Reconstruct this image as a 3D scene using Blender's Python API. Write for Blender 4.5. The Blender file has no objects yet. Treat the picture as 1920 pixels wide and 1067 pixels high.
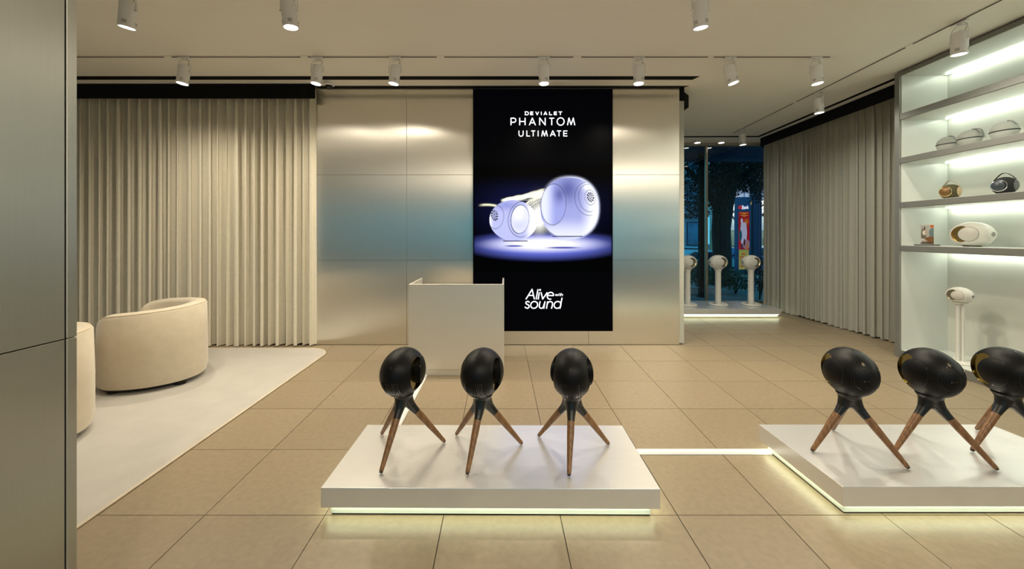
import bpy, bmesh, math, random
import numpy as np
from mathutils import Vector, Matrix
random.seed(7)
PI = math.pi
SC = bpy.context.scene
COL = SC.collection

# ------------------------------------------------------------------ camera, world, exposure
CAM_Z = 1.42
cam_d = bpy.data.cameras.new('camera')
cam_d.sensor_width = 36.0
cam_d.lens = 725.0 / 1920.0 * 36.0
cam_d.shift_x = 0.00625
cam_d.shift_y = -0.0482
cam_d.clip_start = 0.05
cam_d.clip_end = 300
cam = bpy.data.objects.new('camera', cam_d)
cam.location = (0, 0, CAM_Z)
cam.rotation_euler = (PI / 2, 0, 0)
COL.objects.link(cam)
SC.camera = cam

SC.view_settings.view_transform = 'Standard'
SC.view_settings.look = 'None'
SC.view_settings.gamma = 1.0
SC.view_settings.use_curve_mapping = False
SC.view_settings.exposure = 0.47

world = bpy.data.worlds.new('dusk_sky')
SC.world = world
world.use_nodes = True
wn = world.node_tree
wn.nodes['Background'].inputs['Color'].default_value = (0.07, 0.37, 0.49, 1)
wn.nodes['Background'].inputs['Strength'].default_value = 1.35

SPOT_W = 72.0
SPOT_COL = (1.0, 0.885, 0.70)
LED_COL = (0.93, 1.0, 0.70)

CEIL = 3.33

# ------------------------------------------------------------------ materials
def new_mat(name):
    m = bpy.data.materials.new(name)
    m.use_nodes = True
    return m, m.node_tree.nodes, m.node_tree.links, m.node_tree.nodes['Principled BSDF']

def mat(name, col, rough=0.5, metal=0.0, noise=None, bump=None, sheen=0.0, coat=0.0, spec=0.5, obj_random=0.0):
    m, N, L, b = new_mat(name)
    b.inputs['Base Color'].default_value = (*col, 1)
    b.inputs['Roughness'].default_value = rough
    b.inputs['Metallic'].default_value = metal
    b.inputs['Specular IOR Level'].default_value = spec
    if sheen:
        b.inputs['Sheen Weight'].default_value = sheen
        b.inputs['Sheen Roughness'].default_value = 0.5
    if coat:
        b.inputs['Coat Weight'].default_value = coat
        b.inputs['Coat Roughness'].default_value = 0.12
    if noise or bump:
        tc = N.new('ShaderNodeTexCoord')
    if noise:
        scale, amt = noise[0], noise[1]
        nz = N.new('ShaderNodeTexNoise')
        nz.inputs['Scale'].default_value = scale
        nz.inputs['Detail'].default_value = 6
        L.new(tc.outputs['Object'], nz.inputs['Vector'])
        cr = N.new('ShaderNodeValToRGB')
        e = cr.color_ramp.elements
        e[0].position, e[1].position = 0.3, 0.7
        e[0].color = (*[c * (1 - amt) for c in col], 1)
        e[1].color = (*[min(1, c * (1 + amt)) for c in col], 1)
        L.new(nz.outputs['Fac'], cr.inputs['Fac'])
        out = cr.outputs['Color']
        if obj_random:
            oi = N.new('ShaderNodeObjectInfo')
            hs = N.new('ShaderNodeHueSaturation')
            mr = N.new('ShaderNodeMapRange')
            mr.inputs['To Min'].default_value = 1 - obj_random
            mr.inputs['To Max'].default_value = 1 + obj_random
            L.new(oi.outputs['Random'], mr.inputs['Value'])
            L.new(mr.outputs['Result'], hs.inputs['Value'])
            L.new(out, hs.inputs['Color'])
            out = hs.outputs['Color']
        L.new(out, b.inputs['Base Color'])
    if bump:
        nb = N.new('ShaderNodeTexNoise')
        nb.inputs['Scale'].default_value = bump[0]
        nb.inputs['Detail'].default_value = 4
        L.new(tc.outputs['Object'], nb.inputs['Vector'])
        bp = N.new('ShaderNodeBump')
        bp.inputs['Strength'].default_value = bump[1]
        bp.inputs['Distance'].default_value = bump[2] if len(bump) > 2 else 0.002
        L.new(nb.outputs['Fac'], bp.inputs['Height'])
        L.new(bp.outputs['Normal'], b.inputs['Normal'])
    return m

def emit(name, col, strength):
    m, N, L, b = new_mat(name)
    b.inputs['Base Color'].default_value = (0, 0, 0, 1)
    b.inputs['Emission Color'].default_value = (*col, 1)
    b.inputs['Emission Strength'].default_value = strength
    return m

def brushed(name, col, rough, aniso, rot=0.0, streak=(1, 1, 60), amt=0.05, metal=1.0):
    """satin metal with a fine grain; tangent from the UV map"""
    m, N, L, b = new_mat(name)
    b.inputs['Metallic'].default_value = metal
    b.inputs['Roughness'].default_value = rough
    b.inputs['Anisotropic'].default_value = aniso
    b.inputs['Anisotropic Rotation'].default_value = rot
    t = N.new('ShaderNodeTangent')
    t.direction_type = 'UV_MAP'
    t.uv_map = 'UVMap'
    L.new(t.outputs['Tangent'], b.inputs['Tangent'])
    tc = N.new('ShaderNodeTexCoord')
    mp = N.new('ShaderNodeMapping')
    mp.inputs['Scale'].default_value = streak
    L.new(tc.outputs['Object'], mp.inputs['Vector'])
    nz = N.new('ShaderNodeTexNoise')
    nz.inputs['Scale'].default_value = 4
    nz.inputs['Detail'].default_value = 5
    L.new(mp.outputs['Vector'], nz.inputs['Vector'])
    cr = N.new('ShaderNodeValToRGB')
    e = cr.color_ramp.elements
    e[0].position, e[1].position = 0.3, 0.7
    e[0].color = (*[c * (1 - amt) for c in col], 1)
    e[1].color = (*[min(1, c * (1 + amt)) for c in col], 1)
    L.new(nz.outputs['Fac'], cr.inputs['Fac'])
    L.new(cr.outputs['Color'], b.inputs['Base Color'])
    return m

def vcol_mat(name, emission=None, rough=0.4):
    m, N, L, b = new_mat(name)
    a = N.new('ShaderNodeVertexColor')
    a.layer_name = 'Col'
    if emission:
        b.inputs['Base Color'].default_value = (0.0, 0.0, 0.0, 1)
        b.inputs['Roughness'].default_value = 0.35
        b.inputs['Specular IOR Level'].default_value = 0.03
        L.new(a.outputs['Color'], b.inputs['Emission Color'])
        b.inputs['Emission Strength'].default_value = emission
    else:
        L.new(a.outputs['Color'], b.inputs['Base Color'])
        b.inputs['Roughness'].default_value = rough
    return m

def glass_mat(name, tint=(1, 1, 1)):
    m = bpy.data.materials.new(name)
    m.use_nodes = True
    N, L = m.node_tree.nodes, m.node_tree.links
    for n in list(N):
        if n.type != 'OUTPUT_MATERIAL':
            N.remove(n)
    out = [n for n in N if n.type == 'OUTPUT_MATERIAL'][0]
    tr = N.new('ShaderNodeBsdfTransparent')
    tr.inputs['Color'].default_value = (*tint, 1)
    gl = N.new('ShaderNodeBsdfGlossy')
    gl.inputs['Roughness'].default_value = 0.02
    fr = N.new('ShaderNodeFresnel')
    fr.inputs['IOR'].default_value = 1.5
    mx = N.new('ShaderNodeMixShader')
    L.new(fr.outputs['Fac'], mx.inputs['Fac'])
    L.new(tr.outputs['BSDF'], mx.inputs[1])
    L.new(gl.outputs['BSDF'], mx.inputs[2])
    L.new(mx.outputs['Shader'], out.inputs['Surface'])
    return m

M = {}
M['ceiling'] = mat('ceiling_plaster', (0.86, 0.84, 0.775), 0.9, noise=(1.5, 0.015))
M['plaster'] = mat('wall_plaster', (0.72, 0.68, 0.60), 0.9, noise=(2, 0.03))
M['grout'] = mat('grout', (0.05, 0.04, 0.03), 0.95)
M['tile'] = mat('stone_tile', (0.265, 0.207, 0.132), 0.40, noise=(30, 0.09), bump=(150, 0.25, 0.001), obj_random=0.05)
M['panel'] = brushed('brushed_panel', (0.82, 0.795, 0.73), 0.34, 0.92, 0.0, (60, 1, 1), 0.015, 1.0)
M['pillar'] = brushed('brushed_pillar_panel', (0.46, 0.455, 0.41), 0.40, 0.85, 0.0, (1, 60, 1), 0.015, 0.9)
M['alu'] = brushed('platform_aluminium', (0.80, 0.80, 0.795), 0.30, 0.5, 0.0, (2, 60, 2), 0.025, 0.62)
M['desk'] = brushed('desk_aluminium', (0.74, 0.70, 0.62), 0.42, 0.6, 0.0, (60, 1, 1), 0.015, 0.55)
M['black'] = mat('matte_black', (0.004, 0.004, 0.004), 0.8, noise=(3, 0.2), spec=0.2)
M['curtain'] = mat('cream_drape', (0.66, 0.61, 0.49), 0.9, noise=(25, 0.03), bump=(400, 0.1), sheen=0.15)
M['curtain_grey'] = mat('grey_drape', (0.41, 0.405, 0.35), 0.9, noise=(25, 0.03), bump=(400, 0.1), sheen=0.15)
M['rug'] = mat('cream_rug', (0.455, 0.43, 0.385), 0.95, noise=(5, 0.05), bump=(350, 0.5, 0.004), sheen=0.3)
M['rug_edge'] = mat('rug_binding', (0.62, 0.54, 0.42), 0.95, noise=(8, 0.06))
M['sofa'] = mat('cream_boucle', (0.58, 0.505, 0.385), 0.95, noise=(14, 0.04), bump=(220, 0.35, 0.003), sheen=0.35)
M['piping'] = mat('cream_piping', (0.66, 0.56, 0.42), 0.9, noise=(30, 0.05))
M['white_metal'] = mat('white_painted_metal', (0.82, 0.81, 0.79), 0.45, noise=(6, 0.02))
M['wire'] = mat('grey_wire', (0.30, 0.28, 0.24), 0.5, noise=(6, 0.05))
M['slot'] = mat('track_slot', (0.06, 0.05, 0.035), 0.8, noise=(6, 0.05))
M['lens'] = emit('lamp_lens', (1.0, 0.95, 0.84), 14.0)
M['led'] = emit('led_strip', LED_COL, 8.5)
M['led_shelf'] = emit('shelf_led_strip', (0.94, 1.0, 0.85), 15.5)
M['shelf_edge'] = mat('shelf_grey', (0.235, 0.235, 0.215), 0.45, 0.4, noise=(4, 0.04))
M['shelf_white'] = mat('shelf_white', (0.60, 0.62, 0.575), 0.3, noise=(2, 0.01))
M['base_white'] = mat('plinth_white', (0.72, 0.75, 0.68), 0.5, noise=(3, 0.02))
M['phantom_black'] = mat('satin_black_shell', (0.003, 0.003, 0.003), 0.46, noise=(8, 0.1), spec=0.2)
M['gloss_black'] = mat('gloss_black', (0.008, 0.008, 0.008), 0.16, noise=(8, 0.1))
M['bronze'] = mat('dark_bronze_liner', (0.26, 0.215, 0.085), 0.18, 1.0, noise=(6, 0.05))
M['gold'] = mat('gold_liner', (0.55, 0.40, 0.16), 0.28, 1.0, noise=(6, 0.05))
M['steel'] = mat('chrome_liner', (0.62, 0.58, 0.47), 0.2, 1.0, noise=(6, 0.05))
M['phantom_white'] = mat('white_shell', (0.68, 0.665, 0.61), 0.4, noise=(8, 0.01))
M['dome_white'] = mat('grey_white_dome', (0.58, 0.565, 0.52), 0.45, noise=(8, 0.02))
M['dark_line'] = mat('dark_seam', (0.05, 0.05, 0.045), 0.5, noise=(8, 0.1))
M['hub'] = mat('black_hub', (0.004, 0.004, 0.004), 0.38, noise=(8, 0.1))
M['rubber'] = mat('black_rubber', (0.012, 0.011, 0.010), 0.8, noise=(8, 0.1))

# walnut
m, N, L, b = new_mat('walnut')
tc = N.new('ShaderNodeTexCoord'); mp = N.new('ShaderNodeMapping')
mp.inputs['Scale'].default_value = (40, 40, 3)
nz = N.new('ShaderNodeTexNoise'); nz.inputs['Scale'].default_value = 2.0; nz.inputs['Detail'].default_value = 6
cr = N.new('ShaderNodeValToRGB'); e = cr.color_ramp.elements
e[0].position, e[1].position = 0.3, 0.72
e[0].color = (0.11, 0.048, 0.013, 1); e[1].color = (0.27, 0.128, 0.043, 1)
L.new(tc.outputs['Object'], mp.inputs['Vector']); L.new(mp.outputs['Vector'], nz.inputs['Vector'])
L.new(nz.outputs['Fac'], cr.inputs['Fac']); L.new(cr.outputs['Color'], b.inputs['Base Color'])
b.inputs['Roughness'].default_value = 0.42
M['walnut'] = m

M['glass'] = glass_mat('window_glass', (0.90, 0.93, 0.96))
M['mullion'] = mat('bronze_mullion', (0.34, 0.29, 0.20), 0.4, 0.5, noise=(5, 0.05))
M['header'] = mat('window_header', (0.42, 0.38, 0.30), 0.7, noise=(5, 0.03))

# ------------------------------------------------------------------ mesh helpers
class MB:
    def __init__(self):
        self.v, self.f, self.uv = [], [], []
    def add(self, vs, fs):
        o = len(self.v)
        self.v.extend([tuple(p) for p in vs])
        self.f.extend([tuple(i + o for i in q) for q in fs])
        return self
    def box(self, x0, x1, y0, y1, z0, z1):
        vs = [(x0, y0, z0), (x1, y0, z0), (x1, y1, z0), (x0, y1, z0), (x0, y0, z1), (x1, y0, z1), (x1, y1, z1), (x0, y1, z1)]
        return self.add(vs, [(0, 3, 2, 1), (4, 5, 6, 7), (0, 1, 5, 4), (1, 2, 6, 5), (2, 3, 7, 6), (3, 0, 4, 7)])
    def prism(self, poly, z0, z1):
        n = len(poly)
        vs = [(x, y, z0) for x, y in poly] + [(x, y, z1) for x, y in poly]
        fs = [tuple(range(n - 1, -1, -1)), tuple(range(n, 2 * n))]
        fs += [(i, (i + 1) % n, n + (i + 1) % n, n + i) for i in range(n)]
        return self.add(vs, fs)
    def prism_y(self, poly, y0, y1):
        """polygon in xz extruded along y"""
        n = len(poly)
        vs = [(x, y0, z) for x, z in poly] + [(x, y1, z) for x, z in poly]
        fs = [tuple(range(n)), tuple(range(2 * n - 1, n - 1, -1))]
        fs += [(i, n + i, n + (i + 1) % n, (i + 1) % n) for i in range(n)]
        return self.add(vs, fs)
    def tube(self, pts, rad, n=10, caps=True, closed=False):
        pts = [Vector(p) for p in pts]
        if not hasattr(rad, '__len__'):
            rad = [rad] * len(pts)
        m = len(pts)
        vs = []
        prev = None
        for i, p in enumerate(pts):
            if closed:
                d = pts[(i + 1) % m] - pts[i - 1]
            else:
                d = pts[min(i + 1, m - 1)] - pts[max(i - 1, 0)]
            d.normalize()
            if prev is None:
                up = Vector((0, 0, 1)) if abs(d.z) < 0.9 else Vector((1, 0, 0))
                a = d.cross(up).normalized()
            else:
                a = (prev - d * prev.dot(d)).normalized()
            prev = a
            c = d.cross(a)
            for k in range(n):
                t = 2 * PI * k / n
                vs.append(p + (a * math.cos(t) + c * math.sin(t)) * rad[i])
        fs = []
        for i in range(m if closed else m - 1):
            j = (i + 1) % m
            for k in range(n):
                k2 = (k + 1) % n
                fs.append((i * n + k, i * n + k2, j * n + k2, j * n + k))
        if caps and not closed:
            fs.append(tuple(range(n - 1, -1, -1)))
            fs.append(tuple((m - 1) * n + k for k in range(n)))
        return self.add(vs, fs)
    def lathe(self, prof, n=24, axis='z', c=(0, 0, 0)):
        """profile [(r, h)...] turned about an axis"""
        vs = []
        for r, h in prof:
            for k in range(n):
                t = 2 * PI * k / n
                a, b_ = r * math.cos(t), r * math.sin(t)
                p = {'z': (a, b_, h), 'y': (a, h, -b_), 'x': (h, a, b_)}[axis]
                vs.append((p[0] + c[0], p[1] + c[1], p[2] + c[2]))
        fs = []
        m = len(prof)
        for i in range(m - 1):
            for k in range(n):
                k2 = (k + 1) % n
                fs.append((i * n + k, i * n + k2, (i + 1) * n + k2, (i + 1) * n + k))
        if prof[0][0] > 1e-6:
            fs.append(tuple(range(n - 1, -1, -1)))
        if prof[-1][0] > 1e-6:
            fs.append(tuple((m - 1) * n + k for k in range(n)))
        return self.add(vs, fs)
    def ellipsoid(self, c, r, nu=32, nv=16, clamp=None):
        vs = [(0, 0, -1)]
        for j in range(1, nv):
            p = -PI / 2 + PI * j / nv
            for i in range(nu):
                t = 2 * PI * i / nu
                vs.append((math.cos(p) * math.cos(t), math.cos(p) * math.sin(t), math.sin(p)))
        vs.append((0, 0, 1))
        vs = [(c[0] + x * r[0], c[1] + y * r[1], c[2] + z * r[2]) for x, y, z in vs]
        if clamp is not None:
            vs = [(x, y, max(z, clamp)) for x, y, z in vs]
        fs = []
        for i in range(nu):
            fs.append((0, 1 + (i + 1) % nu, 1 + i))
        for j in range(nv - 2):
            for i in range(nu):
                a = 1 + j * nu
                fs.append((a + i, a + (i + 1) % nu, a + nu + (i + 1) % nu, a + nu + i))
        last = len(vs) - 1
        a = 1 + (nv - 2) * nu
        for i in range(nu):
            fs.append((a + i, a + (i + 1) % nu, last))
        return self.add(vs, fs)
    def mesh(self, name, material, smooth=False, uv=None, fix=True):
        me = bpy.data.meshes.new(name)
        me.from_pydata(self.v, [], self.f)
        if fix:
            bm = bmesh.new(); bm.from_mesh(me)
            bmesh.ops.recalc_face_normals(bm, faces=bm.faces)
            bm.to_mesh(me); bm.free()
        if material is not None:
            me.materials.append(M[material] if isinstance(material, str) else material)
        if uv:
            box_uv(me, uv)
        if smooth:
            set_smooth(me, smooth)
        me.update()
        return me
    def build(self, name, material, parent=None, smooth=False, uv=None, loc=None, rot=None):
        return link(name, self.mesh(name, material, smooth, uv), parent, loc, rot)

def box_uv(me, kind):
    """UV whose U direction runs along a chosen world axis, for the grain of brushed metal"""
    lay = me.uv_layers.new(name='UVMap')
    ax = {'x': 0, 'y': 1, 'z': 2}[kind]
    for p in me.polygons:
        n = p.normal
        a = ax if abs(n[ax]) < 0.7 else (ax + 1) % 3
        rest = [i for i in range(3) if i != a]
        bq = max(rest, key=lambda i: 1 - abs(n[i]))
        for li in p.loop_indices:
            co = me.vertices[me.loops[li].vertex_index].co
            lay.data[li].uv = (co[a], co[bq])

def set_smooth(me, angle):
    if angle is True:
        angle = 40
    me.polygons.foreach_set('use_smooth', [True] * len(me.polygons))
    bm = bmesh.new(); bm.from_mesh(me)
    lim = math.radians(angle)
    for ed in bm.edges:
        if len(ed.link_faces) == 2 and ed.calc_face_angle(0) > lim:
            ed.smooth = False
    bm.to_mesh(me); bm.free()

def link(name, me, parent=None, loc=None, rot=None):
    o = bpy.data.objects.new(name, me)
    COL.objects.link(o)
    if loc is not None: o.location = loc
    if rot is not None: o.rotation_euler = rot
    if parent is not None: o.parent = parent
    return o

def thing(name, label, cat, loc=(0, 0, 0), rz=0.0, group=None):
    o = bpy.data.objects.new(name, None)
    o.empty_display_size = 0.1
    COL.objects.link(o)
    o.location = loc
    o.rotation_euler = (0, 0, rz)
    return tag(o, label, cat, group)

def tag(o, label, cat, group=None):
    o['label'] = label
    o['category'] = cat
    if group: o['group'] = group
    return o

def struct(o):
    o['kind'] = 'structure'
    return o

def copy_tree(o, parent=None):
    c = o.copy()
    COL.objects.link(c)
    if parent is not None: c.parent = parent
    for ch in list(o.children):
        copy_tree(ch, c)
    return c

def evaluated(o):
    dg = bpy.context.evaluated_depsgraph_get()
    return bpy.data.meshes.new_from_object(o.evaluated_get(dg))

def kill(o):
    d = o.data
    bpy.data.objects.remove(o)
    if d and d.users == 0:
        bpy.data.meshes.remove(d)

def catmull(pts, n=8, closed=False):
    P = [Vector(p) for p in pts]
    m = len(P)
    out = []
    for i in range(m if closed else m - 1):
        p0 = P[(i - 1) % m] if closed or i > 0 else P[0] * 2 - P[1]
        p1, p2 = P[i], P[(i + 1) % m]
        p3 = P[(i + 2) % m] if closed or i + 2 < m else P[-1] * 2 - P[-2]
        for k in range(n):
            t = k / n
            out.append(0.5 * ((2 * p1) + (p2 - p0) * t + (2 * p0 - 5 * p1 + 4 * p2 - p3) * t * t + (3 * p1 - p0 - 3 * p2 + p3) * t ** 3))
    if not closed:
        out.append(P[-1])
    return out

def bevel_box(x0, x1, y0, y1, z0, z1, w=0.004, seg=2):
    b_ = MB().box(x0, x1, y0, y1, z0, z1)
    me = bpy.data.meshes.new('tmp')
    me.from_pydata(b_.v, [], b_.f)
    bm = bmesh.new(); bm.from_mesh(me)
    bmesh.ops.bevel(bm, geom=list(bm.edges) + list(bm.verts), offset=w, segments=seg, affect='EDGES', profile=0.5)
    out = MB()
    bm.verts.ensure_lookup_table()
    out.v = [tuple(v.co) for v in bm.verts]
    out.f = [tuple(v.index for v in f.verts) for f in bm.faces]
    bm.free(); bpy.data.meshes.remove(me)
    return out

# ------------------------------------------------------------------ the room shell
XL, XR, YF, YB, YW = -6.2, 5.40, -5.0, 5.0, 8.0      # left, right, shopfront behind the camera, back wall, window
# floor: grout bed with tiles
fl = struct(MB().box(XL, XR, YF, YW, -0.08, -0.004).build('floor', 'grout'))
col_x = [-6.33, -5.73, -5.13, -4.53, -3.93, -3.33, -2.73, -2.12, -1.526, -0.916, -0.314, 0.276, 0.871, 1.389, 1.916, 2.443, 2.97, 3.50, 4.05, 4.62, 5.40]
col_s = [-.03] * 8 + [-.026, -.020, -.015, -.012, -.003, .028, .051, .065, .070, .072, .06, .04, .0]
row_y = [1.961 + 0.6 * k for k in range(-6, 11)]
row_y[-1] = 8.0
def cx(j, y):
    return col_x[j] + col_s[j] * (max(y, 0.5) - 1.97)
g = 0.0022
for r in range(len(row_y) - 1):
    y0, y1 = row_y[r] + g, row_y[r + 1] - g
    for j in range(len(col_x) - 1):
        if y0 > 5.0 and col_x[j + 1] < 2.2: continue             # behind the panelled wall
        if col_x[j + 1] < -2.2 and 1.0 < y0 and y1 < 4.7: continue   # under the rug
        if col_x[j + 1] < -2.2 and y0 < 1.0: continue
        p = [(max(XL, cx(j, y0) + g), y0), (cx(j + 1, y0) - g, y0), (cx(j + 1, y1) - g, y1), (max(XL, cx(j, y1) + g), y1)]
        MB().prism(p, -0.012, random.uniform(-0.0006, 0.0002)).build('tile', 'tile', fl)
MB().box(XL, XR, YF, row_y[0] - g, -0.012, 0.0).build('tile', 'tile', fl)

ceil = struct(MB().box(XL - 0.1, XR + 0.1, YF - 0.1, YW + 0.1, CEIL, CEIL + 0.1).build('ceiling', 'ceiling'))
# black recessed strips in the ceiling
def strip(poly, z=CEIL):
    return MB().prism(poly, z - 0.004, z + 0.02)
struct(strip([(XL, 4.645), (2.33, 4.645), (2.29, 4.745), (XL, 4.745)]).build('trim_1', 'black'))
struct(strip([(-2.44, 4.945), (2.345, 4.945), (2.27, 5.03), (-2.44, 5.03)]).build('trim_2', 'black'))
struct(strip([(2.5, 7.47), (4.86, 7.44), (4.72, 4.6), (4.78, 4.6), (4.93, 7.52), (2.5, 7.55)]).build('trim_3', 'black'))

# back wall core and its twelve metal panels
struct(MB().box(XL, 2.248, 5.014, 5.16, 0, CEIL).build('wall_back', 'black'))
wb = bpy.data.objects['wall_back']
px = [-2.455 + 1.17575 * k for k in range(5)]
pz = [0.004, 1.096, 2.20, CEIL]
for i in range(4):
    for j in range(3):
        o = bevel_box(px[i] + .0015, px[i + 1] - .0015, 5.0, 5.012, pz[j] + .0015, pz[j + 1] - .0015, 0.001, 1).build('panel', 'panel', wb, uv='x')
struct(MB().box(2.13, 2.248, 5.16, YW, 0, CEIL).build('wall_return', 'plaster'))
struct(MB().box(XR, XR + 0.1, YF, YW, 0, CEIL).build('wall_right', 'plaster'))
struct(MB().box(XL - 0.1, XL, YF, 5.16, 0, CEIL).build('wall_left', 'plaster'))

# shopfront behind the camera: piers, header and glass
wf = struct(MB().box(XL, -4.6, YF - 0.1, YF, 0, CEIL).box(5.2, XR, YF - 0.1, YF, 0, CEIL).box(-4.6, 5.2, YF - 0.1, YF, 2.75, CEIL).build('wall_front', 'plaster'))
w2 = struct(MB().box(-4.6, 5.2, YF - 0.06, YF - 0.05, 0.0, 2.75).build('window_2', 'glass'))
for x in (-4.57, -1.3, 1.95, 5.17):
    MB().box(x - 0.03, x + 0.03, YF - 0.09, YF - 0.02, 0, 2.75).build('mullion', 'mullion', w2)

# the window at the far end
w1 = struct(MB().box(2.25, XR, YW - 0.02, YW + 0.06, 3.27, CEIL).build('window_1', 'header'))
MB().box(2.25, 4.14, YW + 0.01, YW + 0.02, 0.0, 3.27).build('pane', 'glass', w1)
MB().box(4.17, XR, YW + 0.01, YW + 0.02, 0.0, 3.27).build('pane', 'glass', w1)
MB().box(4.14, 4.175, YW - 0.02, YW + 0.05, 0.0, 3.27).build('mullion', 'mullion', w1)
MB().box(2.25, XR, YW - 0.02, YW + 0.05, 0.0, 0.05).build('sill', 'mullion', w1)

# metal clad pier close on the left
PX = -1.372
wp = struct(MB().box(-1.95, PX - 0.011, 0.556, 1.232, 0, CEIL).build('wall_pier', 'black'))
zz = [0.004, 1.096, 2.20, CEIL]
for j in range(3):
    bevel_box(PX - 0.010, PX, 0.5515, 1.2035, zz[j] + .0015, zz[j + 1] - .0015, 0.001, 1).build('panel', 'pillar', wp, uv='y')
    bevel_box(-1.95, PX - 0.0115, 0.5505, 0.5555, zz[j] + .001, zz[j + 1] - .001, 0.001, 1).build('panel', 'pillar', wp, uv='x')
    bevel_box(-1.96, -1.951, 0.5565, 1.2365, zz[j] + .001, zz[j + 1] - .001, 0.001, 1).build('panel', 'pillar', wp, uv='y')
for j in range(3):
    bevel_box(PX - 0.03, PX + 0.001, 1.2085, 1.238, zz[j] + .001, zz[j + 1] - .001, 0.002, 1).build('corner_strip', 'pillar', wp, uv='y')
for j in range(3):
    bevel_box(-1.95, PX - 0.031, 1.233, 1.238, zz[j] + .001, zz[j + 1] - .001, 0.001, 1).build('panel', 'pillar', wp, uv='x')

# ------------------------------------------------------------------ curtains and their black pelmets
def curtain(name, label, axis, a0, a1, pos, z0, z1, pleats, amp, material, seed, flip=1):
    rnd = random.Random(seed)
    per = 12
    n = pleats * per
    ph = []
    t = 0.0
    w = [rnd.uniform(0.75, 1.3) for _ in range(pleats)]
    s = sum(w)
    edges = [0]
    for q in w: edges.append(edges[-1] + q / s)
    amps = [amp * rnd.uniform(0.75, 1.15) for _ in range(pleats + 1)]
    skew = [rnd.uniform(0.7, 1.3) for _ in range(pleats + 1)]
    hem = [rnd.uniform(-0.012, 0.014) for _ in range(pleats + 1)]
    zs = [0, .02, .06, .12, .25, .4, .55, .7, .82, .9, .95, .975, 1.0]
    drift = [rnd.uniform(-0.35, 0.35) for _ in range(pleats + 1)]
    vs = []
    for zi in zs:
        for i in range(n + 1):
            k = min(i // per, pleats - 1)
            f = (i - k * per) / per
            s_ = edges[k] + (edges[k + 1] - edges[k]) * f
            L_ = a1 - a0
            pl = (edges[k + 1] - edges[k]) * L_
            A = amps[k] * (1 - f) + amps[k + 1] * f
            phi = 2 * PI * f
            tz = zi
            A *= 0.9 + 0.25 * (1 - tz)
            along = a0 + s_ * L_ + flip * 0.30 * pl * skew[k] * math.sin(phi) * (1 - 0.35 * max(0, tz - .9) * 10) + drift[k] * 0.012 * math.sin(phi) * (1 - tz) * 3 * math.sin(PI * f)
            off = A * math.cos(phi) + 0.25 * A * math.cos(2 * phi)
            if tz > 0.96: off *= 0.8
            z = z0 + (z1 - z0) * tz + (hem[k] * (1 - f) + hem[k + 1] * f) * (1 - tz) ** 3
            if axis == 'x': vs.append((along, pos + off, z))
            else: vs.append((pos + off, along, z))
    fs = []
    W = n + 1
    for j in range(len(zs) - 1):
        for i in range(n):
            fs.append((j * W + i, j * W + i + 1, (j + 1) * W + i + 1, (j + 1) * W + i))
    mb = MB(); mb.v, mb.f = vs, fs
    o = link(name, mb.mesh(name, material, smooth=80))
    return tag(o, label, 'curtain')

curtain('curtain', 'long cream pleated curtain left of the parting behind the armchairs', 'x', -6.15, -3.83, 4.945, 0.022, 3.30, 19, 0.052, 'curtain', 3)
curtain('curtain', 'cream pleated curtain ending beside the brushed metal wall panels', 'x', -3.82, -2.44, 4.945, 0.016, 3.30, 13, 0.052, 'curtain', 5)
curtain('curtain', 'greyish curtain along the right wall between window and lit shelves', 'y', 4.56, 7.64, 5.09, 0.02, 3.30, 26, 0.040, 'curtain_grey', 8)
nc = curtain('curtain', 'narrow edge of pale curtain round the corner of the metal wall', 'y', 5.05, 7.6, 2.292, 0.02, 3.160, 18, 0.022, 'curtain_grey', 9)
MB().prism([(2.252, 5.016), (2.268, 5.010), (2.29, 5.014), (2.312, 5.010), (2.318, 5.022), (2.312, 5.05), (2.29, 5.03), (2.262, 5.04)], 0.02, 3.160).build('leading_fold', 'curtain_grey', nc, smooth=60)
tag(bevel_box(XL, -2.405, 4.868, 4.888, 3.145, CEIL - 0.003, 0.002, 1).build('pelmet', 'black'), 'black pelmet box above the cream curtains on the left', 'pelmet')
tag(MB().prism([(4.90, 4.56), (4.92, 4.56), (5.035, 7.6), (5.38, 7.85), (5.38, 7.87), (5.02, 7.62)], 3.165, CEIL - 0.003).build('pelmet', 'black'), 'sloping black pelmet above the curtain on the right wall', 'pelmet')
tag(MB().prism([(2.25, 5.0), (2.31, 5.0), (2.36, 5.13), (2.50, 5.28), (2.50, 7.6), (2.25, 7.6)], 3.165, CEIL - 0.003).build('pelmet', 'black'), 'short black pelmet end at the corner of the metal wall', 'pelmet')

# ------------------------------------------------------------------ LED display on the back wall
SW, SH = 262.0, 454.0                  # layout units of the display face
UNIT = 0.00680                         # metres per layout unit
SX0, SZ1, SY = -0.415, 3.283, 4.93
disp = thing('video_display', 'tall black video display on the metal wall showing two white speakers', 'display', (SX0 + SW * UNIT / 2, 5.0, 0))
def at_disp(u, v, lift=0.0):
    return (SX0 + u * UNIT - (SX0 + SW * UNIT / 2), SY - lift - 5.0, SZ1 - v * UNIT)
p0, p1 = at_disp(0, 0), at_disp(SW, SH)
bevel_box(p0[0], p1[0], SY - 5.0 + 0.001, -0.001, p1[2], p0[2], 0.002, 1).build('casing', 'gloss_black', disp)
M['scr_black'] = emit('screen_black', (0.0005, 0.0005, 0.001), 1.0)
M['scr_black'].node_tree.nodes['Principled BSDF'].inputs['Roughness'].default_value = 0.35
M['scr_black'].node_tree.nodes['Principled BSDF'].inputs['Specular IOR Level'].default_value = 0.03
M['scr_white'] = emit('screen_white', (0.93, 0.96, 1.0), 1.6)

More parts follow.
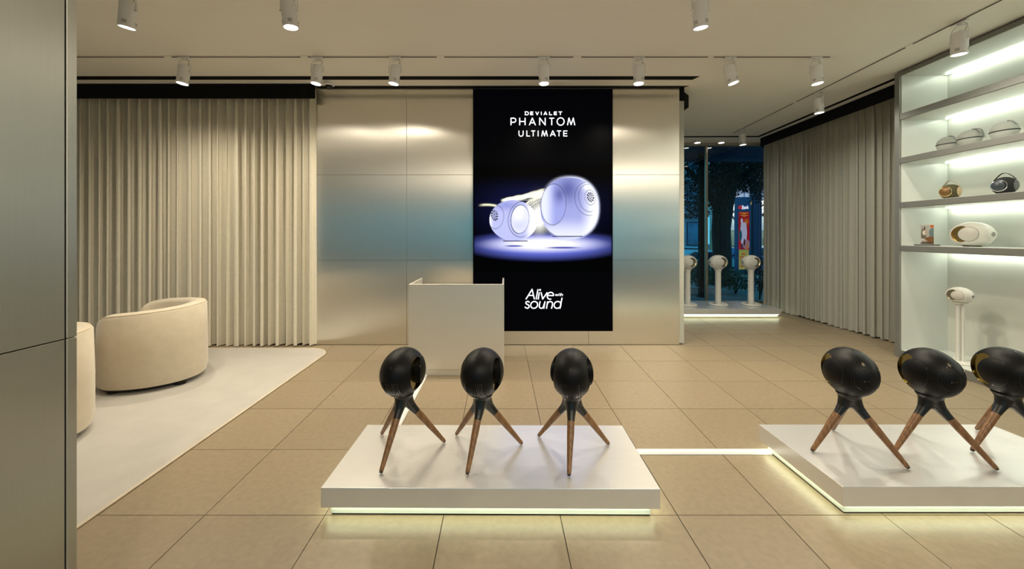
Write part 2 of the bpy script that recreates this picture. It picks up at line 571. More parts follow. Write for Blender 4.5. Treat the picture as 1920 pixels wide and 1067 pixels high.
# picture area: a grid of coloured cells
def paint(w, h, res, fn):
    nx, ny = int(w * res), int(h * res)
    X, Y = np.meshgrid(np.linspace(0, w, nx + 1), np.linspace(0, h, ny + 1))
    return nx, ny, X, Y, fn(X, Y)
def grid_mesh(name, X, Y, rgb, place, material):
    ny, nx = X.shape[0] - 1, X.shape[1] - 1
    vs = [place(X[j, i], Y[j, i]) for j in range(ny + 1) for i in range(nx + 1)]
    W = nx + 1
    fs = [(j * W + i, (j + 1) * W + i, (j + 1) * W + i + 1, j * W + i + 1) for j in range(ny) for i in range(nx)]
    me = bpy.data.meshes.new(name)
    me.from_pydata(vs, [], fs)
    ca = me.color_attributes.new('Col', 'FLOAT_COLOR', 'POINT')
    arr = np.ones(((ny + 1) * (nx + 1), 4), dtype=np.float32)
    arr[:, :3] = np.clip(rgb.reshape(-1, 3), 0, None)
    ca.data.foreach_set('color', arr.ravel())
    me.materials.append(material)
    return me
def sm(a, b_, x):
    t = np.clip((x - a) / (b_ - a), 0, 1)
    return t * t * (3 - 2 * t)
def srgb(r, g_, b_):
    f = lambda c: (c / 255 / 12.92) if c / 255 <= 0.04045 else ((c / 255 + 0.055) / 1.055) ** 2.4
    return np.array([f(r), f(g_), f(b_)])
def over(img, mask, col):
    return img * (1 - mask[..., None]) + mask[..., None] * col
def ell(X, Y, cx_, cy_, rx, ry, rot=0.0):
    dx, dy = X - cx_, Y - cy_
    c, s = math.cos(rot), math.sin(rot)
    return np.sqrt(((dx * c + dy * s) / rx) ** 2 + ((-dx * s + dy * c) / ry) ** 2)
def picture(X, Y):
    # design coordinates: 5.335 per layout unit, origin 3 units right of the screen edge
    x, y = (X - 3) * 5.335, Y * 5.335
    img = np.zeros(X.shape + (3,))
    # blue haze in the picture
    hz = np.exp(-((x - 640) / 520) ** 2 - ((y - 430) / 260) ** 2)
    hz = hz * sm(60, 260, y)
    img += hz[..., None] * srgb(40, 46, 120) * 0.24
    # lit stage
    d = ell(x, y, 700, 800, 900, 175)
    st = 1 - sm(0.35, 1.0, d)
    cut = sm(640, 720, y)
    img = over(img, st * cut * 0.98, srgb(92, 102, 200))
    st2 = 1 - sm(0.1, 0.8, ell(x, y, 690, 790, 900, 130))
    img = over(img, st2 * cut, srgb(250, 250, 255))
    for cx_, cy_, rx, ry in ((395, 807, 115, 11), (880, 824, 200, 13)):
        img = over(img, (1 - sm(0.4, 1.15, ell(x, y, cx_, cy_, rx, ry))) * 0.95, srgb(60, 62, 150))
    # light trails
    rs = np.random.RandomState(4)
    for k in range(34):
        ya, yb = 345 + rs.uniform(-10, 300) * (k % 3 == 0) + rs.uniform(-5, 25), 240 + rs.uniform(0, 60)
        t = np.clip((x - 270) / 440, 0, 1)
        yy = ya + (yb - ya) * t + 10 * np.sin(x / (35 + 10 * rs.rand()) + rs.rand() * 6)
        w = rs.uniform(2.2, 6)
        mk = np.exp(-((y - yy) / w) ** 2) * sm(255, 330, x) * (1 - sm(660, 730, x)) * rs.uniform(.35, .9)
        img = over(img, np.clip(mk, 0, 1), srgb(255, 252, 225))
    mk = np.exp(-((y - 395 - ((x - 120) / 60) ** 2 * 4) / 9) ** 2) * sm(30, 110, x) * (1 - sm(200, 260, x))
    img = over(img, np.clip(mk, 0, 1), srgb(250, 245, 210))
    # glow between the two
    gl = np.exp(-((x - 645) / 75) ** 2 - ((y - 520) / 125) ** 2)
    img = over(img, np.clip(gl * 1.2, 0, 1), srgb(255, 255, 245))
    # large speaker
    d = (np.abs((x - 945) / 290) ** 2.25 + np.abs((y - 425) / 302) ** 2.25) ** (1 / 2.25)
    rim = np.exp(-((d - 1.0) / 0.05) ** 2) * sm(600, 1100, x)
    img = over(img, np.clip(rim, 0, 1) * 0.8, srgb(225, 230, 255))
    body = (1 - sm(0.985, 1.0, d)) * (1 - sm(706, 712, y))
    base = srgb(152, 157, 210)[None, None, :] * np.ones(X.shape + (1,))
    sh = np.exp(-((x - 930) / 110) ** 2 - ((y - 240) / 130) ** 2)
    base = over(base, sh * 0.8, srgb(66, 72, 140))
    base = over(base, sm(1040, 1225, x) * 0.9, srgb(250, 251, 255))
    base = over(base, sm(500, 700, y) * 0.65, srgb(238, 240, 255))
    base = over(base, np.exp(-((x - 1150) / 60) ** 2 - ((y - 210) / 40) ** 2), srgb(255, 255, 255))
    img = img * (1 - body[..., None]) + body[..., None] * base
    dw = ell(x, y, 788, 392, 124, 206, 0.05)
    wf_ = 1 - sm(0.98, 1.0, dw)
    wc = srgb(150, 156, 215)[None, None, :] * np.ones(X.shape + (1,))
    wc = over(wc, sm(820, 690, x) * 0.75, srgb(232, 236, 255))
    wc = over(wc, np.exp(-((x - 850) / 60) ** 2 - ((y - 290) / 90) ** 2) * 0.7, srgb(60, 64, 130))
    img = img * (1 - wf_[..., None]) + wf_[..., None] * wc
    img = over(img, np.exp(-((dw - 1.0) / 0.016) ** 2) * 0.9, srgb(25, 26, 40))
    for cx_, cy_, rx, ry in ((1155, 322, 52, 76), (1140, 328, 98, 138), (1135, 335, 132, 168)):
        de = ell(x, y, cx_, cy_, rx, ry, -0.18)
        mask = np.exp(-((de - 1.0) / (2.2 / rx)) ** 2) * (body > 0.5)
        if rx > 60: mask = mask * (1 - sm(cx_ + 20, cx_ + 70, x))
        img = over(img, mask * 0.85, srgb(40, 42, 66))
    def flower(img, cx_, cy_, rx, ry):
        de = ell(x, y, cx_, cy_, rx, ry, -0.18)
        an = np.arctan2((y - cy_) / ry, (x - cx_) / rx)
        pet = (np.cos(an * 11 + de * 5) > -0.25) & (de < 1) & (de > 0.55)
        pet |= (np.cos(an * 6 - de * 4) > -0.1) & (de < 0.5) & (de > 0.12)
        return over(img, pet * 1.0, srgb(14, 14, 24))
    img = flower(img, 1158, 318, 36, 52)
    img = over(img, (np.abs(y - 711) < 5) * (x > 775) * (x < 1080), srgb(12, 12, 30))
    for q in range(7):
        da = ell(x, y, 770 - 14 * q, 405 + 3 * q, 132 + 5 * q, 205 - 6 * q, 0.05)
        img = over(img, np.exp(-((da - 1) / 0.012) ** 2) * (x < 700 - 8 * q) * (dw > 1.02) * 0.7, srgb(255, 252, 232))
    # small speaker
    d = ell(x, y, 388, 552, 242, 206, 0.08)
    body = (1 - sm(0.98, 1.0, d)) * (1 - sm(752, 758, y))
    base = srgb(176, 180, 226)[None, None, :] * np.ones(X.shape + (1,))
    base = over(base, np.exp(-((x - 320) / 120) ** 2 - ((y - 400) / 50) ** 2) * 0.6, srgb(110, 116, 190))
    base = over(base, sm(480, 600, x), srgb(253, 253, 255))
    base = over(base, sm(190, 145, x) * 0.8, srgb(245, 246, 255))
    img = img * (1 - body[..., None]) + body[..., None] * base
    dc = ell(x, y, 470, 540, 134, 178, 0.12)
    img = over(img, np.exp(-((dc - 1.0) / 0.02) ** 2) * (body > .5) * (1 - sm(420, 600, x)) * 0.9, srgb(20, 20, 30))
    dw = ell(x, y, 455, 540, 90, 142, 0.1)
    ringm = (1 - sm(1.0, 1.12, dw)) * (1 - sm(380, 470, x))
    img = over(img, ringm * 0.75, srgb(60, 60, 80))
    wf_ = 1 - sm(0.98, 1.0, dw)
    wc = srgb(214, 216, 242)[None, None, :] * np.ones(X.shape + (1,))
    wc = over(wc, np.exp(-((x - 440) / 40) ** 2 - ((y - 470) / 70) ** 2) * 0.9, srgb(255, 252, 228))
    wc = over(wc, np.exp(-((x - 450) / 80) ** 2 - ((y - 600) / 60) ** 2) * 0.4, srgb(170, 174, 210))
    img = img * (1 - wf_[..., None]) + wf_[..., None] * wc
    img = over(img, np.exp(-((dw - 1.0) / 0.022) ** 2) * 0.95, srgb(14, 14, 22))
    de = ell(x, y, 215, 520, 76, 116, 0.15)
    img = over(img, np.exp(-((de - 1.0) / 0.03) ** 2) * (body > .5) * 0.8, srgb(60, 62, 90))
    img = flower(img, 199, 502, 36, 56)
    img = over(img, (np.abs(y - 757) < 5) * (x > 285) * (x < 530), srgb(12, 12, 30))
    return img
PV0, PV1 = 143.0, 343.0                # picture rows on the face
nx, ny, GX, GY, rgb = paint(SW, PV1 - PV0, 1.25, picture)
edge = sm(0, 5, GX) * sm(SW, SW - 5, GX)
rgb = rgb * edge[..., None]
M['scr_pic'] = vcol_mat('screen_picture', emission=0.95)
link('picture', grid_mesh('picture', GX, GY, rgb, lambda u, v: at_disp(u, v + PV0, 0.0012), M['scr_pic']), disp)
def quad(a, b_, c, d): 
    q = MB(); q.add([a, b_, c, d], [(0, 1, 2, 3)]); return q
quad(at_disp(0, 0, .001), at_disp(0, PV0, .001), at_disp(SW, PV0, .001), at_disp(SW, 0, .001)).build('screen_field', 'scr_black', disp)
quad(at_disp(0, PV1, .001), at_disp(0, SH, .001), at_disp(SW, SH, .001), at_disp(SW, PV1, .001)).build('screen_field', 'scr_black', disp)

# lettering drawn with strokes
def arc(cx_, cy_, rx, ry, a0, a1, n=14, rot=0.0):
    return [(cx_ + rx * math.cos(math.radians(a0 + (a1 - a0) * k / n)) , cy_ + ry * math.sin(math.radians(a0 + (a1 - a0) * k / n))) for k in range(n + 1)]
def strokes(polys, w, place, round_=True):
    mb = MB()
    for pl in polys:
        for i in range(len(pl) - 1):
            (x0, y0), (x1, y1) = pl[i], pl[i + 1]
            dx, dy = x1 - x0, y1 - y0
            l = math.hypot(dx, dy) or 1e-6
            nx_, ny_ = -dy / l * w / 2, dx / l * w / 2
            mb.add([place(x0 + nx_, y0 + ny_), place(x1 + nx_, y1 + ny_), place(x1 - nx_, y1 - ny_), place(x0 - nx_, y0 - ny_)], [(0, 1, 2, 3)])
            if i > 0:
                mb.add([place(x0 + w / 2 * math.cos(2 * PI * k / 10), y0 + w / 2 * math.sin(2 * PI * k / 10)) for k in range(10)], [tuple(range(10))])
    return mb
LET = {
 'D': lambda w: [[(0, 0), (0, 1)], [(0, .02), (.45 * w, .02)] + arc(.45 * w, .5, .55 * w, .48, -90, 90) + [(0, .98)]],
 'E': lambda w: [[(0, 0), (0, 1)], [(0, .06), (w, .06)], [(0, .5), (.9 * w, .5)], [(0, .94), (w, .94)]],
 'V': lambda w: [[(0, 0), (w / 2, .97), (w, 0)]],
 'I': lambda w: [[(w / 2, 0), (w / 2, 1)]],
 'A': lambda w: [[(0, 1), (w / 2, .03), (w, 1)], [(.2 * w, .68), (.8 * w, .68)]],
 'L': lambda w: [[(0, 0), (0, 1)], [(0, .95), (w, .95)]],
 'T': lambda w: [[(0, .05), (w, .05)], [(w / 2, 0), (w / 2, 1)]],
 'P': lambda w: [[(0, 0), (0, 1)], [(0, .05), (.55 * w, .05)] + arc(.55 * w, .33, .45 * w, .28, -90, 90) + [(0, .61)]],
 'H': lambda w: [[(0, 0), (0, 1)], [(w, 0), (w, 1)], [(0, .5), (w, .5)]],
 'N': lambda w: [[(0, 1), (0, .02), (w, .98), (w, 0)]],
 'O': lambda w: [arc(w / 2, .5, w / 2, .5, 0, 360, 28)],
 'M': lambda w: [[(0, 1), (.2 * w, .03), (w / 2, .93), (.8 * w, .03), (w, 1)]],
 'U': lambda w: [[(0, 0), (0, .62)] + arc(w / 2, .62, w / 2, .36, 180, 0, 14) + [(w, 0)]],
 'K': lambda w: [[(0, 0), (0, 1)], [(w, 0), (.05 * w, .55)], [(.25 * w, .42), (w, 1)]],
 'R': lambda w: [[(0, 0), (0, 1)], [(0, .05), (.55 * w, .05)] + arc(.55 * w, .28, .4 * w, .23, -90, 90) + [(0, .51)], [(.45 * w, .51), (w, 1)]],
 'B': lambda w: [[(0, 0), (0, 1)], [(0, .04), (.55 * w, .04)] + arc(.55 * w, .26, .35 * w, .22, -90, 90) + [(0, .48), (.6 * w, .48)] + arc(.6 * w, .72, .4 * w, .24, -90, 90) + [(0, .96)]],
 'a': lambda w: [arc(w / 2, .68, w / 2, .3, 0, 360, 18), [(w, .38), (w, 1)]],
 'n': lambda w: [[(0, .38), (0, 1)], [(0, .7)] + arc(w / 2, .7, w / 2, .3, 180, 360, 12) + [(w, 1)]],
 'k': lambda w: [[(0, 0), (0, 1)], [(w, .38), (.05 * w, .75)], [(.3 * w, .62), (w, 1)]],
}
def word(items, y0, y1):
    out = []
    for ch, x0, x1 in items:
        h = y1 - y0
        out.append([[(x0 + a * h, y0 + b_ * h) for a, b_ in pl] for pl in LET[ch]((x1 - x0) / h)])
    return out
def letters(items, w, place, material, parent):
    for polys in items:
        strokes(polys, w, place).build('letter', material, parent)
def dpl(ox, oy, sc):                   # detail layout to display layout
    return lambda a, b_: at_disp(a / sc + ox - 887, b_ / sc + oy - 167, 0.002)
t3 = dpl(940, 190, 11.856)
WD = word([('D', 535, 603), ('E', 648, 710), ('V', 765, 830), ('I', 880, 896), ('A', 945, 1015), ('L', 1070, 1128), ('E', 1175, 1235), ('T', 1275, 1350)], 232, 304)
WD[0] += [[(520, 236), (540, 236)], [(520, 300), (540, 300)]]
letters(WD, 17, t3, 'scr_white', disp)
letters(word([('P', 215, 322), ('H', 408, 528), ('A', 622, 758), ('N', 852, 975), ('T', 1066, 1174), ('O', 1240, 1396), ('M', 1470, 1632)], 368, 532), 21, t3, 'scr_white', disp)
letters(word([('U', 392, 485), ('L', 566, 636), ('T', 665, 752), ('I', 808, 828), ('M', 896, 1024), ('A', 1088, 1202), ('T', 1235, 1328), ('E', 1386, 1468)], 652, 780), 19, t3, 'scr_white', disp)
t4 = dpl(960, 530, 15.24)
SL = 0.2
def sl(pts, y_ref):
    return [(x_ + (y_ref - y_) * SL, y_) for x_, y_ in pts]
ali = [[(398, 475), (575, 190), (640, 475)], [(470, 365), (612, 365)],
       [(742, 190), (688, 475)], [(782, 275), (748, 478)], [(832, 275), (876, 470), (1008, 278)],
       [(1010, 368), (1185, 368)] + [(1097 + 92 * math.cos(a) + (375 - (375 + 98 * math.sin(a))) * .1, 375 + 98 * math.sin(a)) for a in [math.radians(-4 - k * 285 / 22) for k in range(23)]]]
letters([ali[0:2], ali[2:3], ali[3:4], ali[4:5], ali[5:6]], 29, t4, 'scr_white', disp)
dot = MB(); dot.add([t4(802 + 27 * math.cos(2 * PI * k / 14), 208 + 27 * math.sin(2 * PI * k / 14)) for k in range(14)], [tuple(range(14))])
dot.build('letter_dot', 'scr_white', disp)
wi = [[(1243, 325), (1252, 378), (1276, 332), (1290, 378), (1314, 325)], [(1336, 325), (1328, 380)], [(1341, 305), (1341, 311)], [(1376, 305), (1364, 372), (1382, 378)], [(1356, 328), (1394, 328)], [(1412, 298), (1398, 382)], [(1404, 350), (1420, 332), (1448, 334), (1450, 350), (1443, 382)]]
letters([wi[0:1], wi[1:2], wi[3:5], wi[5:7]], 10, t4, 'scr_white', disp)
strokes(wi[2:3], 10, t4).build('letter_dot', 'scr_white', disp)
sou = [catmull([(498, 560, 0), (450, 535, 0), (398, 560, 0), (410, 605, 0), (470, 640, 0), (488, 690, 0), (440, 733, 0), (365, 695, 0)], 6)]
sou = [[(p.x, p.y) for p in sou[0]]]
sou.append([(632 + 98 * math.cos(a) - (98 * math.sin(a)) * .1, 635 + 98 * math.sin(a)) for a in [2 * PI * k / 28 for k in range(29)]])
sou.append([(p.x, p.y) for p in catmull([(805, 535, 0), (782, 640, 0), (785, 700, 0), (835, 735, 0), (895, 690, 0), (920, 600, 0)], 6)])
sou.append([(942, 535), (908, 742)])
sou.append([(1018, 535), (985, 742)])
sou.append([(p.x, p.y) for p in catmull([(1005, 620, 0), (1040, 560, 0), (1100, 540, 0), (1150, 570, 0), (1155, 630, 0), (1128, 742, 0)], 6)])
sou.append([(1300 + 98 * math.cos(a) - (98 * math.sin(a)) * .1, 635 + 98 * math.sin(a)) for a in [2 * PI * k / 28 for k in range(29)]])
sou.append([(1430, 432), (1370, 742)])
letters([sou[0:1], sou[1:2], sou[2:4], sou[4:6], sou[6:8]], 29, t4, 'scr_white', disp)

# ------------------------------------------------------------------ reception desk
dk = thing('reception_desk', 'plain brushed metal reception desk standing before the video display', 'desk', (-0.50, 4.19, 0))
bevel_box(-0.479, 0.483, -0.29, -0.272, 0.065, 0.925, 0.002, 1).build('front_panel', 'desk', dk, uv='x')
bevel_box(-0.479, -0.461, -0.271, 0.29, 0.065, 0.925, 0.002, 1).build('side_panel', 'desk', dk, uv='z')
bevel_box(0.465, 0.483, -0.271, 0.29, 0.065, 0.925, 0.002, 1).build('side_panel', 'desk', dk, uv='z')
bevel_box(-0.460, 0.464, -0.271, 0.25, 0.70, 0.73, 0.002, 1).build('worktop', 'desk', dk, uv='x')
bevel_box(-0.470, 0.474, -0.283, 0.28, 0.0, 0.064, 0.002, 1).build('kick_base', 'desk', dk, uv='x')

# ------------------------------------------------------------------ low display platforms
def platform(label, x0, x1, y0, y1, top, led_sides, rz=0.0, led=0.012, inset=0.035, thick=0.10):
    cx_, cy_ = (x0 + x1) / 2, (y0 + y1) / 2
    t = thing('display_platform', label, 'platform', (cx_, cy_, 0), rz, 'low display platforms')
    hx, hy = (x1 - x0) / 2, (y1 - y0) / 2
    bevel_box(-hx, hx, -hy, hy, top - thick, top, 0.0025, 2).build('slab', 'alu', t, uv='x')
    i = inset
    bevel_box(-hx + i, hx - i, -hy + i, hy - i, 0.008, top - thick - .0005, 0.001, 1).build('base', 'base_white', t)
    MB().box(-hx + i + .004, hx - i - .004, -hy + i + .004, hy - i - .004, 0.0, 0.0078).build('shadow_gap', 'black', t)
    zt, zb = top - thick - 0.0005, top - thick - 0.008
    s0, s1 = 0.006, 0.006 + led
    if 'f' in led_sides: MB().box(-hx + i, hx - i, -hy + i - s1, -hy + i - s0, zb, zt).build('led_strip', 'led', t)
    if 'b' in led_sides: MB().box(-hx + i, hx - i, hy - i + s0, hy - i + s1, zb, zt).build('led_strip', 'led', t)
    if 'l' in led_sides: MB().box(-hx + i - s1, -hx + i - s0, -hy + i, hy - i, zb, zt).build('led_strip', 'led', t)
    if 'r' in led_sides: MB().box(hx - i + s0, hx - i + s1, -hy + i, hy - i, zb, zt).build('led_strip', 'led', t)
    return t
platform('low aluminium platform carrying three black tripod speakers in the centre', -0.920, 0.770, 1.923, 2.566, 0.16, 'flr', -0.006)
platform('low pale platform carrying black tripod speakers on the right', 1.688, 3.225, 1.936, 2.575, 0.16, 'flb', 0.0)
platform('far low platform with glowing base before the street window', 2.36, 4.72, 6.62, 7.42, 0.16, 'fr', 0.0)

# cable covers lying on the floor
def cable_cover(label, p0_, p1_, w=0.052, h=0.016):
    a, b_ = Vector((*p0_, 0)), Vector((*p1_, 0))
    L_ = (b_ - a).length
    rz = math.atan2(b_.y - a.y, b_.x - a.x)
    prof = [(-w / 2, 0), (-w / 2, h * .4), (-w * .32, h), (w * .32, h), (w / 2, h * .4), (w / 2, 0)]
    mb = MB()
    n = len(prof)
    mb.add([(0, y, z) for y, z in prof] + [(L_, y, z) for y, z in prof], [tuple(range(n)), tuple(range(2 * n - 1, n - 1, -1))] + [(i, n + i, n + (i + 1) % n, (i + 1) % n) for i in range(n)])
    o = mb.build('cable_cover', 'white_metal', loc=(a.x, a.y, 0.001), rot=(0, 0, rz))
    return tag(o, label, 'cable cover')
cable_cover('white cable cover running across the floor between the two platforms', (0.745, 2.522), (1.722, 2.522))
cable_cover('white cable cover running back from the centre platform to the desk', (-0.80, 2.54), (-0.815, 3.90))

# ------------------------------------------------------------------ rug and armchairs
def rounded(x0, x1, y0, y1, r, n=8):
    out = []
    for cx_, cy_, a in ((x1 - r, y1 - r, 0), (x0 + r, y1 - r, 90), (x0 + r, y0 + r, 180), (x1 - r, y0 + r, 270)):
        for k in range(n + 1):
            t = math.radians(a + 90 * k / n)
            out.append((cx_ + r * math.cos(t), cy_ + r * math.sin(t)))
    return out
rug = thing('rug', 'large cream rug with rounded corners under the armchairs', 'rug', (-3.9, 2.8, 0))
rp = rounded(-2.1, 1.83, -2.0, 2.02, 0.28)
rp = [(x - 0.026 * (y + 1), y) for x, y in rp]
ri = [(x * 0.994, y * 0.994) for x, y in rp]
mb = MB()
n = len(rp)
mb.add([(x, y, 0.0) for x, y in rp] + [(x, y, 0.010) for x, y in rp] + [(x, y, 0.016) for x, y in ri],
       [(i, (i + 1) % n, n + (i + 1) % n, n + i) for i in range(n)] + [(n + i, n + (i + 1) % n, 2 * n + (i + 1) % n, 2 * n + i) for i in range(n)] + [tuple(range(2 * n, 3 * n))])
mb.build('pile', 'rug', rug, smooth=30)
MB().tube([(x, y, 0.008) for x, y in rp], 0.0078, 6, closed=True).build('binding', 'rug_edge', rug, smooth=True)

def armchair(label, loc, rz):
    """tub chair: curved shell, seat cushion, base, legs; the plan curve is in metres about the chair's middle"""
    C = Vector((-3.62, 3.86, 0))
    raw = [(-3.63, 3.43), (-3.46, 3.365), (-3.22, 3.41), (-3.05, 3.55), (-2.99, 3.72), (-3.03, 3.90), (-3.16, 4.08), (-3.40, 4.28), (-3.72, 4.40), (-3.95, 4.42), (-4.09, 4.36)]
    outer = catmull([(x - C.x, y - C.y, 0) for x, y in raw], 6)
    n = len(outer)
    cen = Vector((-0.18, 0.06, 0))
    TH = 0.13
    nor = []
    for i in range(n):
        d = (outer[min(i + 1, n - 1)] - outer[max(i - 1, 0)]).normalized()
        nv = Vector((d.y, -d.x, 0))
        nor.append(nv)
    t = thing('armchair', label, 'armchair', loc, rz, 'cream armchairs')
    def top(i):
        s = i / (n - 1)
        z = 0.742 - 0.035 * (abs(s - 0.42) / 0.5) ** 2
        e = min(s, 1 - s)
        if e < 0.07: z -= 0.075 * (1 - math.sqrt(max(0, 1 - (1 - e / 0.07) ** 2)))
        if s < 0.42: z -= 0.045 * ((0.42 - s) / .42)
        if s > 0.6: z -= 0.07 * ((s - .6) / .4)
        return z
    vs, fs = [], []
    prof = []
    for i in range(n):
        o = outer[i]; nv = nor[i]; zt = top(i)
        bul = 0.012
        ring = [(o, 0.05), (o + nv * bul, 0.12), (o + nv * bul, 0.4), (o + nv * 0.004, zt - 0.02), (o - nv * 0.02, zt), (o - nv * (TH * .5), zt + 0.012), (o - nv * (TH - 0.02), zt), (o - nv * TH, zt - 0.03), (o - nv * TH, 0.05)]
        prof.append(len(ring))
        for p, z in ring: vs.append((p.x, p.y, z))
    k = prof[0]
    for i in range(n - 1):
        for q in range(k - 1):
            fs.append((i * k + q, (i + 1) * k + q, (i + 1) * k + q + 1, i * k + q + 1))
        fs.append((i * k + k - 1, (i + 1) * k + k - 1, (i + 1) * k, i * k))
    fs.append(tuple(range(k))); fs.append(tuple((n - 1) * k + q for q in range(k)))
    mb = MB(); mb.add(vs, fs)
    mb.build('backrest', 'sofa', t, smooth=55)
    MB().tube([(p - nor[i] * 0.012).to_tuple()[:2] + (top(i) - 0.006,) for i, p in enumerate(outer)], 0.007, 6).build('piping', 'piping', t, smooth=True)
    # seat: fills the shell and runs out past the arms
    inner = [p - nor[i] * (TH - 0.01) for i, p in enumerate(outer)]
    seat = [(p.x, p.y) for p in inner] 
    f0, f1 = inner[-1], inner[0]
    out_dir = Vector((-0.80, -0.42, 0))
    front = [f0 + out_dir * 0.10, (f0 + f1) / 2 + out_dir * 0.2, f1 + out_dir * 0.10]
    seat += [(p.x, p.y) for p in catmull([front[0], front[1], front[2]], 5)]
    def cushion(poly, z0, z1, r):
        c = Vector((sum(p[0] for p in poly) / len(poly), sum(p[1] for p in poly) / len(poly)))
        m_ = MB(); n_ = len(poly)
        lv = [(0.985, z0), (1.0, z0 + r), (1.0, z1 - r), (0.985, z1 - .006), (0.96, z1)]
        for s, z in lv:
            m_.v += [(c.x + (x - c.x) * s, c.y + (y - c.y) * s, z) for x, y in poly]
        for a in range(len(lv) - 1):
            m_.f += [(a * n_ + i, a * n_ + (i + 1) % n_, (a + 1) * n_ + (i + 1) % n_, (a + 1) * n_ + i) for i in range(n_)]
        m_.f.append(tuple(range(n_ - 1, -1, -1))); m_.f.append(tuple((len(lv) - 1) * n_ + i for i in range(n_)))
        return m_
    cushion(seat, 0.30, 0.46, 0.03).build('seat_cushion', 'sofa', t, smooth=50)
    cushion(seat, 0.055, 0.295, 0.02).build('seat_base', 'sofa', t, smooth=50)
    for i in (4, int(n * .36), int(n * .62), n - 6):
        p = outer[i] - nor[i] * 0.075
        MB().lathe([(0.045, 0.0), (0.05, 0.05)], 12, c=(p.x, p.y, 0.0)).build('leg', 'rubber', t, smooth=True)
    MB().prism([(cen.x + (p.x - cen.x) * .93, cen.y + (p.y - cen.y) * .93) for p in outer], 0.02, 0.052).build('underside', 'rubber', t)
    return t
armchair('cream upholstered tub armchair nearer the curtains, back turned to us', (-3.62, 3.86, 0.016), 0.0)
armchair('cream tub armchair half hidden behind the metal pier on the left', (-3.57, 2.62, 0.016), math.radians(16))

# ------------------------------------------------------------------ ovoid loudspeakers
A_, B_, H_ = 0.171, 0.126, 0.1275
def shell_meshes():
    body = MB().ellipsoid((0, 0, 0), (A_, B_, H_), 64, 36, clamp=-0.116)
    me = body.mesh('shell_tmp', None)
    o = link('shell_tmp', me)
    cuts = []
    for s in (-1, 1):
        c = MB().lathe([(0.083, 0.088 * s), (0.090, 0.25 * s)], 56, axis='y', c=(-0.020, 0, 0.004)).mesh('cut', None)
        oc = link('cut', c); cuts.append(oc)
        md = o.modifiers.new('b', 'BOOLEAN'); md.operation = 'DIFFERENCE'; md.solver = 'EXACT'; md.object = oc
    me2 = evaluated(o)
    kill(o)
    for c in cuts: kill(c)
    groups = {'body': [], 'r': [], 'l': []}
    for p in me2.polygons:
        c = p.center
        rr = math.hypot(c.x + 0.020, c.z - 0.004)
        e = (c.x / A_) ** 2 + (c.y / B_) ** 2 + (c.z / H_) ** 2
        inside = abs(c.y) > 0.086 and rr < 0.0905 and e < 0.985
        groups['body' if not inside else ('l' if c.y > 0 else 'r')].append(p)
    res = {}
    for k, ps in groups.items():
        idx, vs, fs = {}, [], []
        for p in ps:
            f = []
            for vi in p.vertices:
                if vi not in idx:
                    idx[vi] = len(vs); vs.append(tuple(me2.vertices[vi].co))
                f.append(idx[vi])
            fs.append(tuple(f))
        q = MB(); q.v, q.f = vs, fs
        res[k] = q
    bpy.data.meshes.remove(me2)
    return res
SHELL = shell_meshes()
DOME_C = 0.048                         # x of the woofer
DOME_R = 0.072
def shell_y(x, z):
    return B_ * math.sqrt(max(0.0, 1 - (x / A_) ** 2 - (z / H_) ** 2))
def dome(s):
    """woofer: a disc of the shell's own surface, standing free of the scoop behind it"""
    n = 44
    rings = [0.0, 0.2, 0.4, 0.6, 0.78, 0.9, 0.97, 1.0]
    vs = [(DOME_C, s * (shell_y(DOME_C, 0.004) + 0.0028), 0.004)]
    for q in rings[1:]:
        for k in range(n):
            t_ = 2 * PI * k / n
            x, z = DOME_C + DOME_R * q * math.cos(t_), 0.004 + DOME_R * q * math.sin(t_)
            vs.append((x, s * (shell_y(x, z) + 0.0028 * (1 - 0.6 * q ** 8)), z))
    for k in range(n):
        t_ = 2 * PI * k / n
        vs.append((DOME_C + DOME_R * .97 * math.cos(t_), s * 0.085, 0.004 + DOME_R * .97 * math.sin(t_)))
    fs = [(0, 1 + k, 1 + (k + 1) % n) for k in range(n)]
    for j in range(len(rings) - 1):
        o_ = 1 + j * n
        fs += [(o_ + k, o_ + n + k, o_ + n + (k + 1) % n, o_ + (k + 1) % n) for k in range(n)]
    mb = MB(); mb.add(vs, fs)
    return mb
def surf(y, z, sx=1):
    q = max(0, 1 - (y / B_) ** 2 - (z / H_) ** 2)
    return sx * A_ * math.sqrt(q)
def ring_on_front(r, tube=0.0010, zc=0.0, n=40, tab=False):
    pts = []
    for k in range(n):
        t = 2 * PI * k / n
        y, z = r * math.cos(t), zc + r * math.sin(t)
        if tab:
            d = abs((t - PI / 2 + PI) % (2 * PI) - PI)
            z += 0.024 * math.exp(-(d / 0.22) ** 2)
        pts.append((surf(y, z) + 0.0004, y, z))
    return MB().tube(pts, tube, 6, closed=True)
_cache = {}
